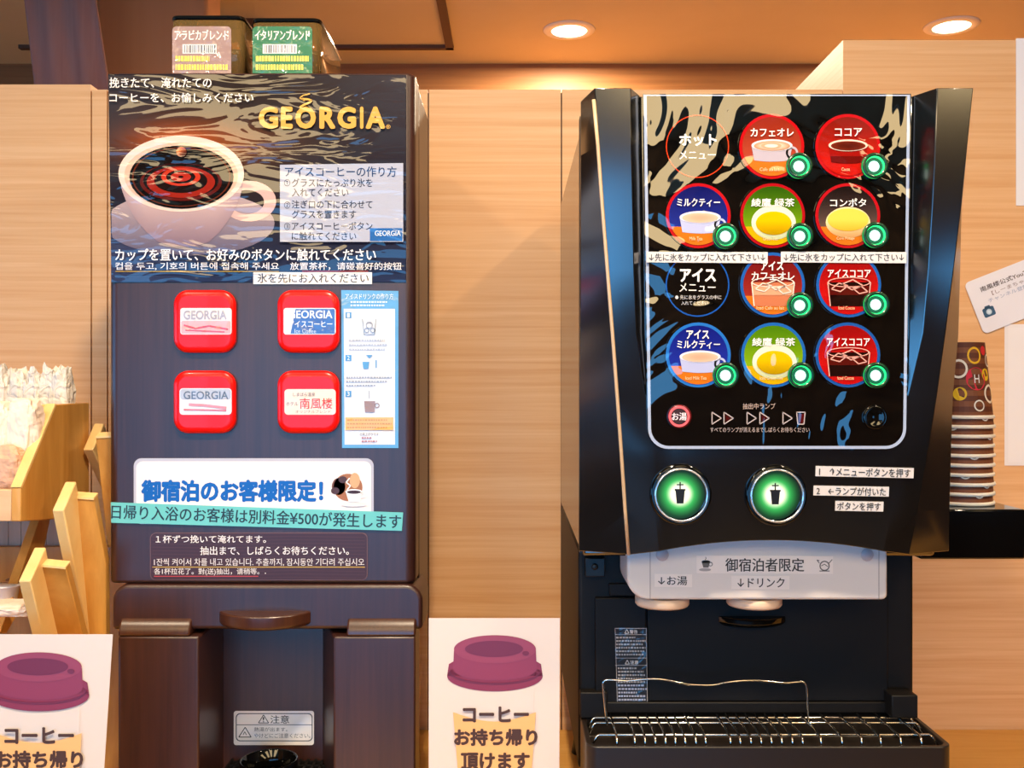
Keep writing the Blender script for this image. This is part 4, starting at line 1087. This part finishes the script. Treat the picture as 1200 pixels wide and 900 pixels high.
for i, (px, py, m, lb) in enumerate(((30, 505, PACK, 'crumpled white paper packet in the top bin, beside the slanted edge'), (4, 512, PACK, 'crumpled white paper packet in the top bin, near the frame edge'), (9, 548, PACKP, 'pinkish brown packet lying low in the front of the top bin'))):
    Y = 1.20 if i < 2 else 1.178
    c = at(px, py, Y)
    bag('sugar_packet', lb, 'packet', (c.x, c.y, c.z), ((.019, .018, .040), (.014, .02, .042), (.022, .015, .026))[i], m, 20 + i, 'paper packets in the top bin', .12)
# creamers and packets in the lower bay
zs_ = zw(712, 1.2)
for i, (px, Y, r) in enumerate(((6, 1.22, .017), (24, 1.27, .015))):
    t = thing('creamer_cup', ('white creamer cup lying in the lower bay near the frame edge', 'brownish creamer cup lying deeper in the lower bay')[i], 'creamer', (xw(px, Y), Y, zs_), 'creamers in the lower bay')
    k = MB(); k.lathe([(r * .68, 0), (r * .8, r * .3), (r, r * 1.3), (r * 1.15, r * 1.34), (r * 1.15, r * 1.42), (0.002, r * 1.45)], (xw(px, Y), Y, zs_), n=28)
    k.build('pot', [mat('white_pot_plastic', '#e6e2e6', .35), mat('brown_pot_plastic', '#8a5c44', .35)][i], t)
    k = MB(); k.prism([(xw(px, Y) + r * .9, Y - .004, zs_ + r * 1.43), (xw(px, Y) + r * 1.45, Y - .002, zs_ + r * 1.43), (xw(px, Y) + r * 1.45, Y + .002, zs_ + r * 1.43), (xw(px, Y) + r * .9, Y + .004, zs_ + r * 1.43)], (0, 0, .0006)); k.build('peel_tab', WAX, t)
bag('sugar_packet', 'flat pinkish white packet lying at the front of the lower bay', 'packet', (xw(16, 1.16), 1.165, zs_ + .008), (.034, .026, .007), PACK, 33, 'packets in the lower bay', .12)

# ---------------------------------------------------------------- papers on the wall block
yp = YW - .0004
f = Flat(plane(yp)); f.sheet([(1190.5, 45), (1300, 45), (1300, 241), (1190.5, 241)], '#eae6ea', .0008); f.dashes(1215, 70, 1290, 200, 8, '#9a98a0', .3, 40)
tag(f.build('wall_notice', CARD, None, org=at(1245, 241, yp)), 'white paper at the frame edge high on the tall block', 'notice', 'papers on the wooden wall')
f = Flat(plane(yp)); f.sheet([(1177, 380), (1290, 380), (1290, 545.5), (1177, 545.5)], '#ece4e4', .0008); f.poly([(1181, 384), (1286, 384), (1286, 541.5), (1181, 541.5)], '#efe8e8')
tag(f.build('wall_notice', CARD, None, org=at(1235, 545, yp)), 'plain white paper hanging below the tilted card', 'notice', 'papers on the wooden wall')
f = Flat(plane(yp - .0016)); cx, cy = 1190, 345
A = -21.5
def T(pts): return rot(pts, 1131, 336, A)
f.sheet(T(rr(1131, 332, 1250, 396, 6)), '#e6e2ea', .0008)
def ttx(s_, x0, y0, x1, y1, c, b):
    c0 = rot([((x0 + x1) / 2, (y0 + y1) / 2)], 1131, 336, A)[0]; w, h = (x1 - x0) / 2, (y1 - y0) / 2
    f.text(s_, c0[0] - w, c0[1] - h, c0[0] + w, c0[1] + h, c, b, deg=A)
ttx('南風楼公式YouTube', 1146, 343, 1216, 349, '#4a3a3a', .02); ttx('【しーまちゃん】', 1157, 352, 1208, 357, '#8a7474', .004)
ttx('チャンネル登録', 1150, 359, 1200, 364, '#9aa4c0', .004)
f.poly(T(rr(1139, 368, 1153, 379, 2)), '#3a5a78'); f.poly(T([(1143, 366), (1149, 366), (1150, 369), (1142, 369)]), '#3a5a78'); f.up()
c0 = T([(1146, 373.5)])[0]; f.disc(c0[0], c0[1], 3.4, lambda u, w: mix('#d8e4f0', '#a8bccc', u * u + w * w), nr=3)
tag(f.build('wall_card', CARD, None, org=at(1190, 390, yp)), 'tilted white card with a small camera symbol on the wooden wall', 'card', 'papers on the wooden wall')
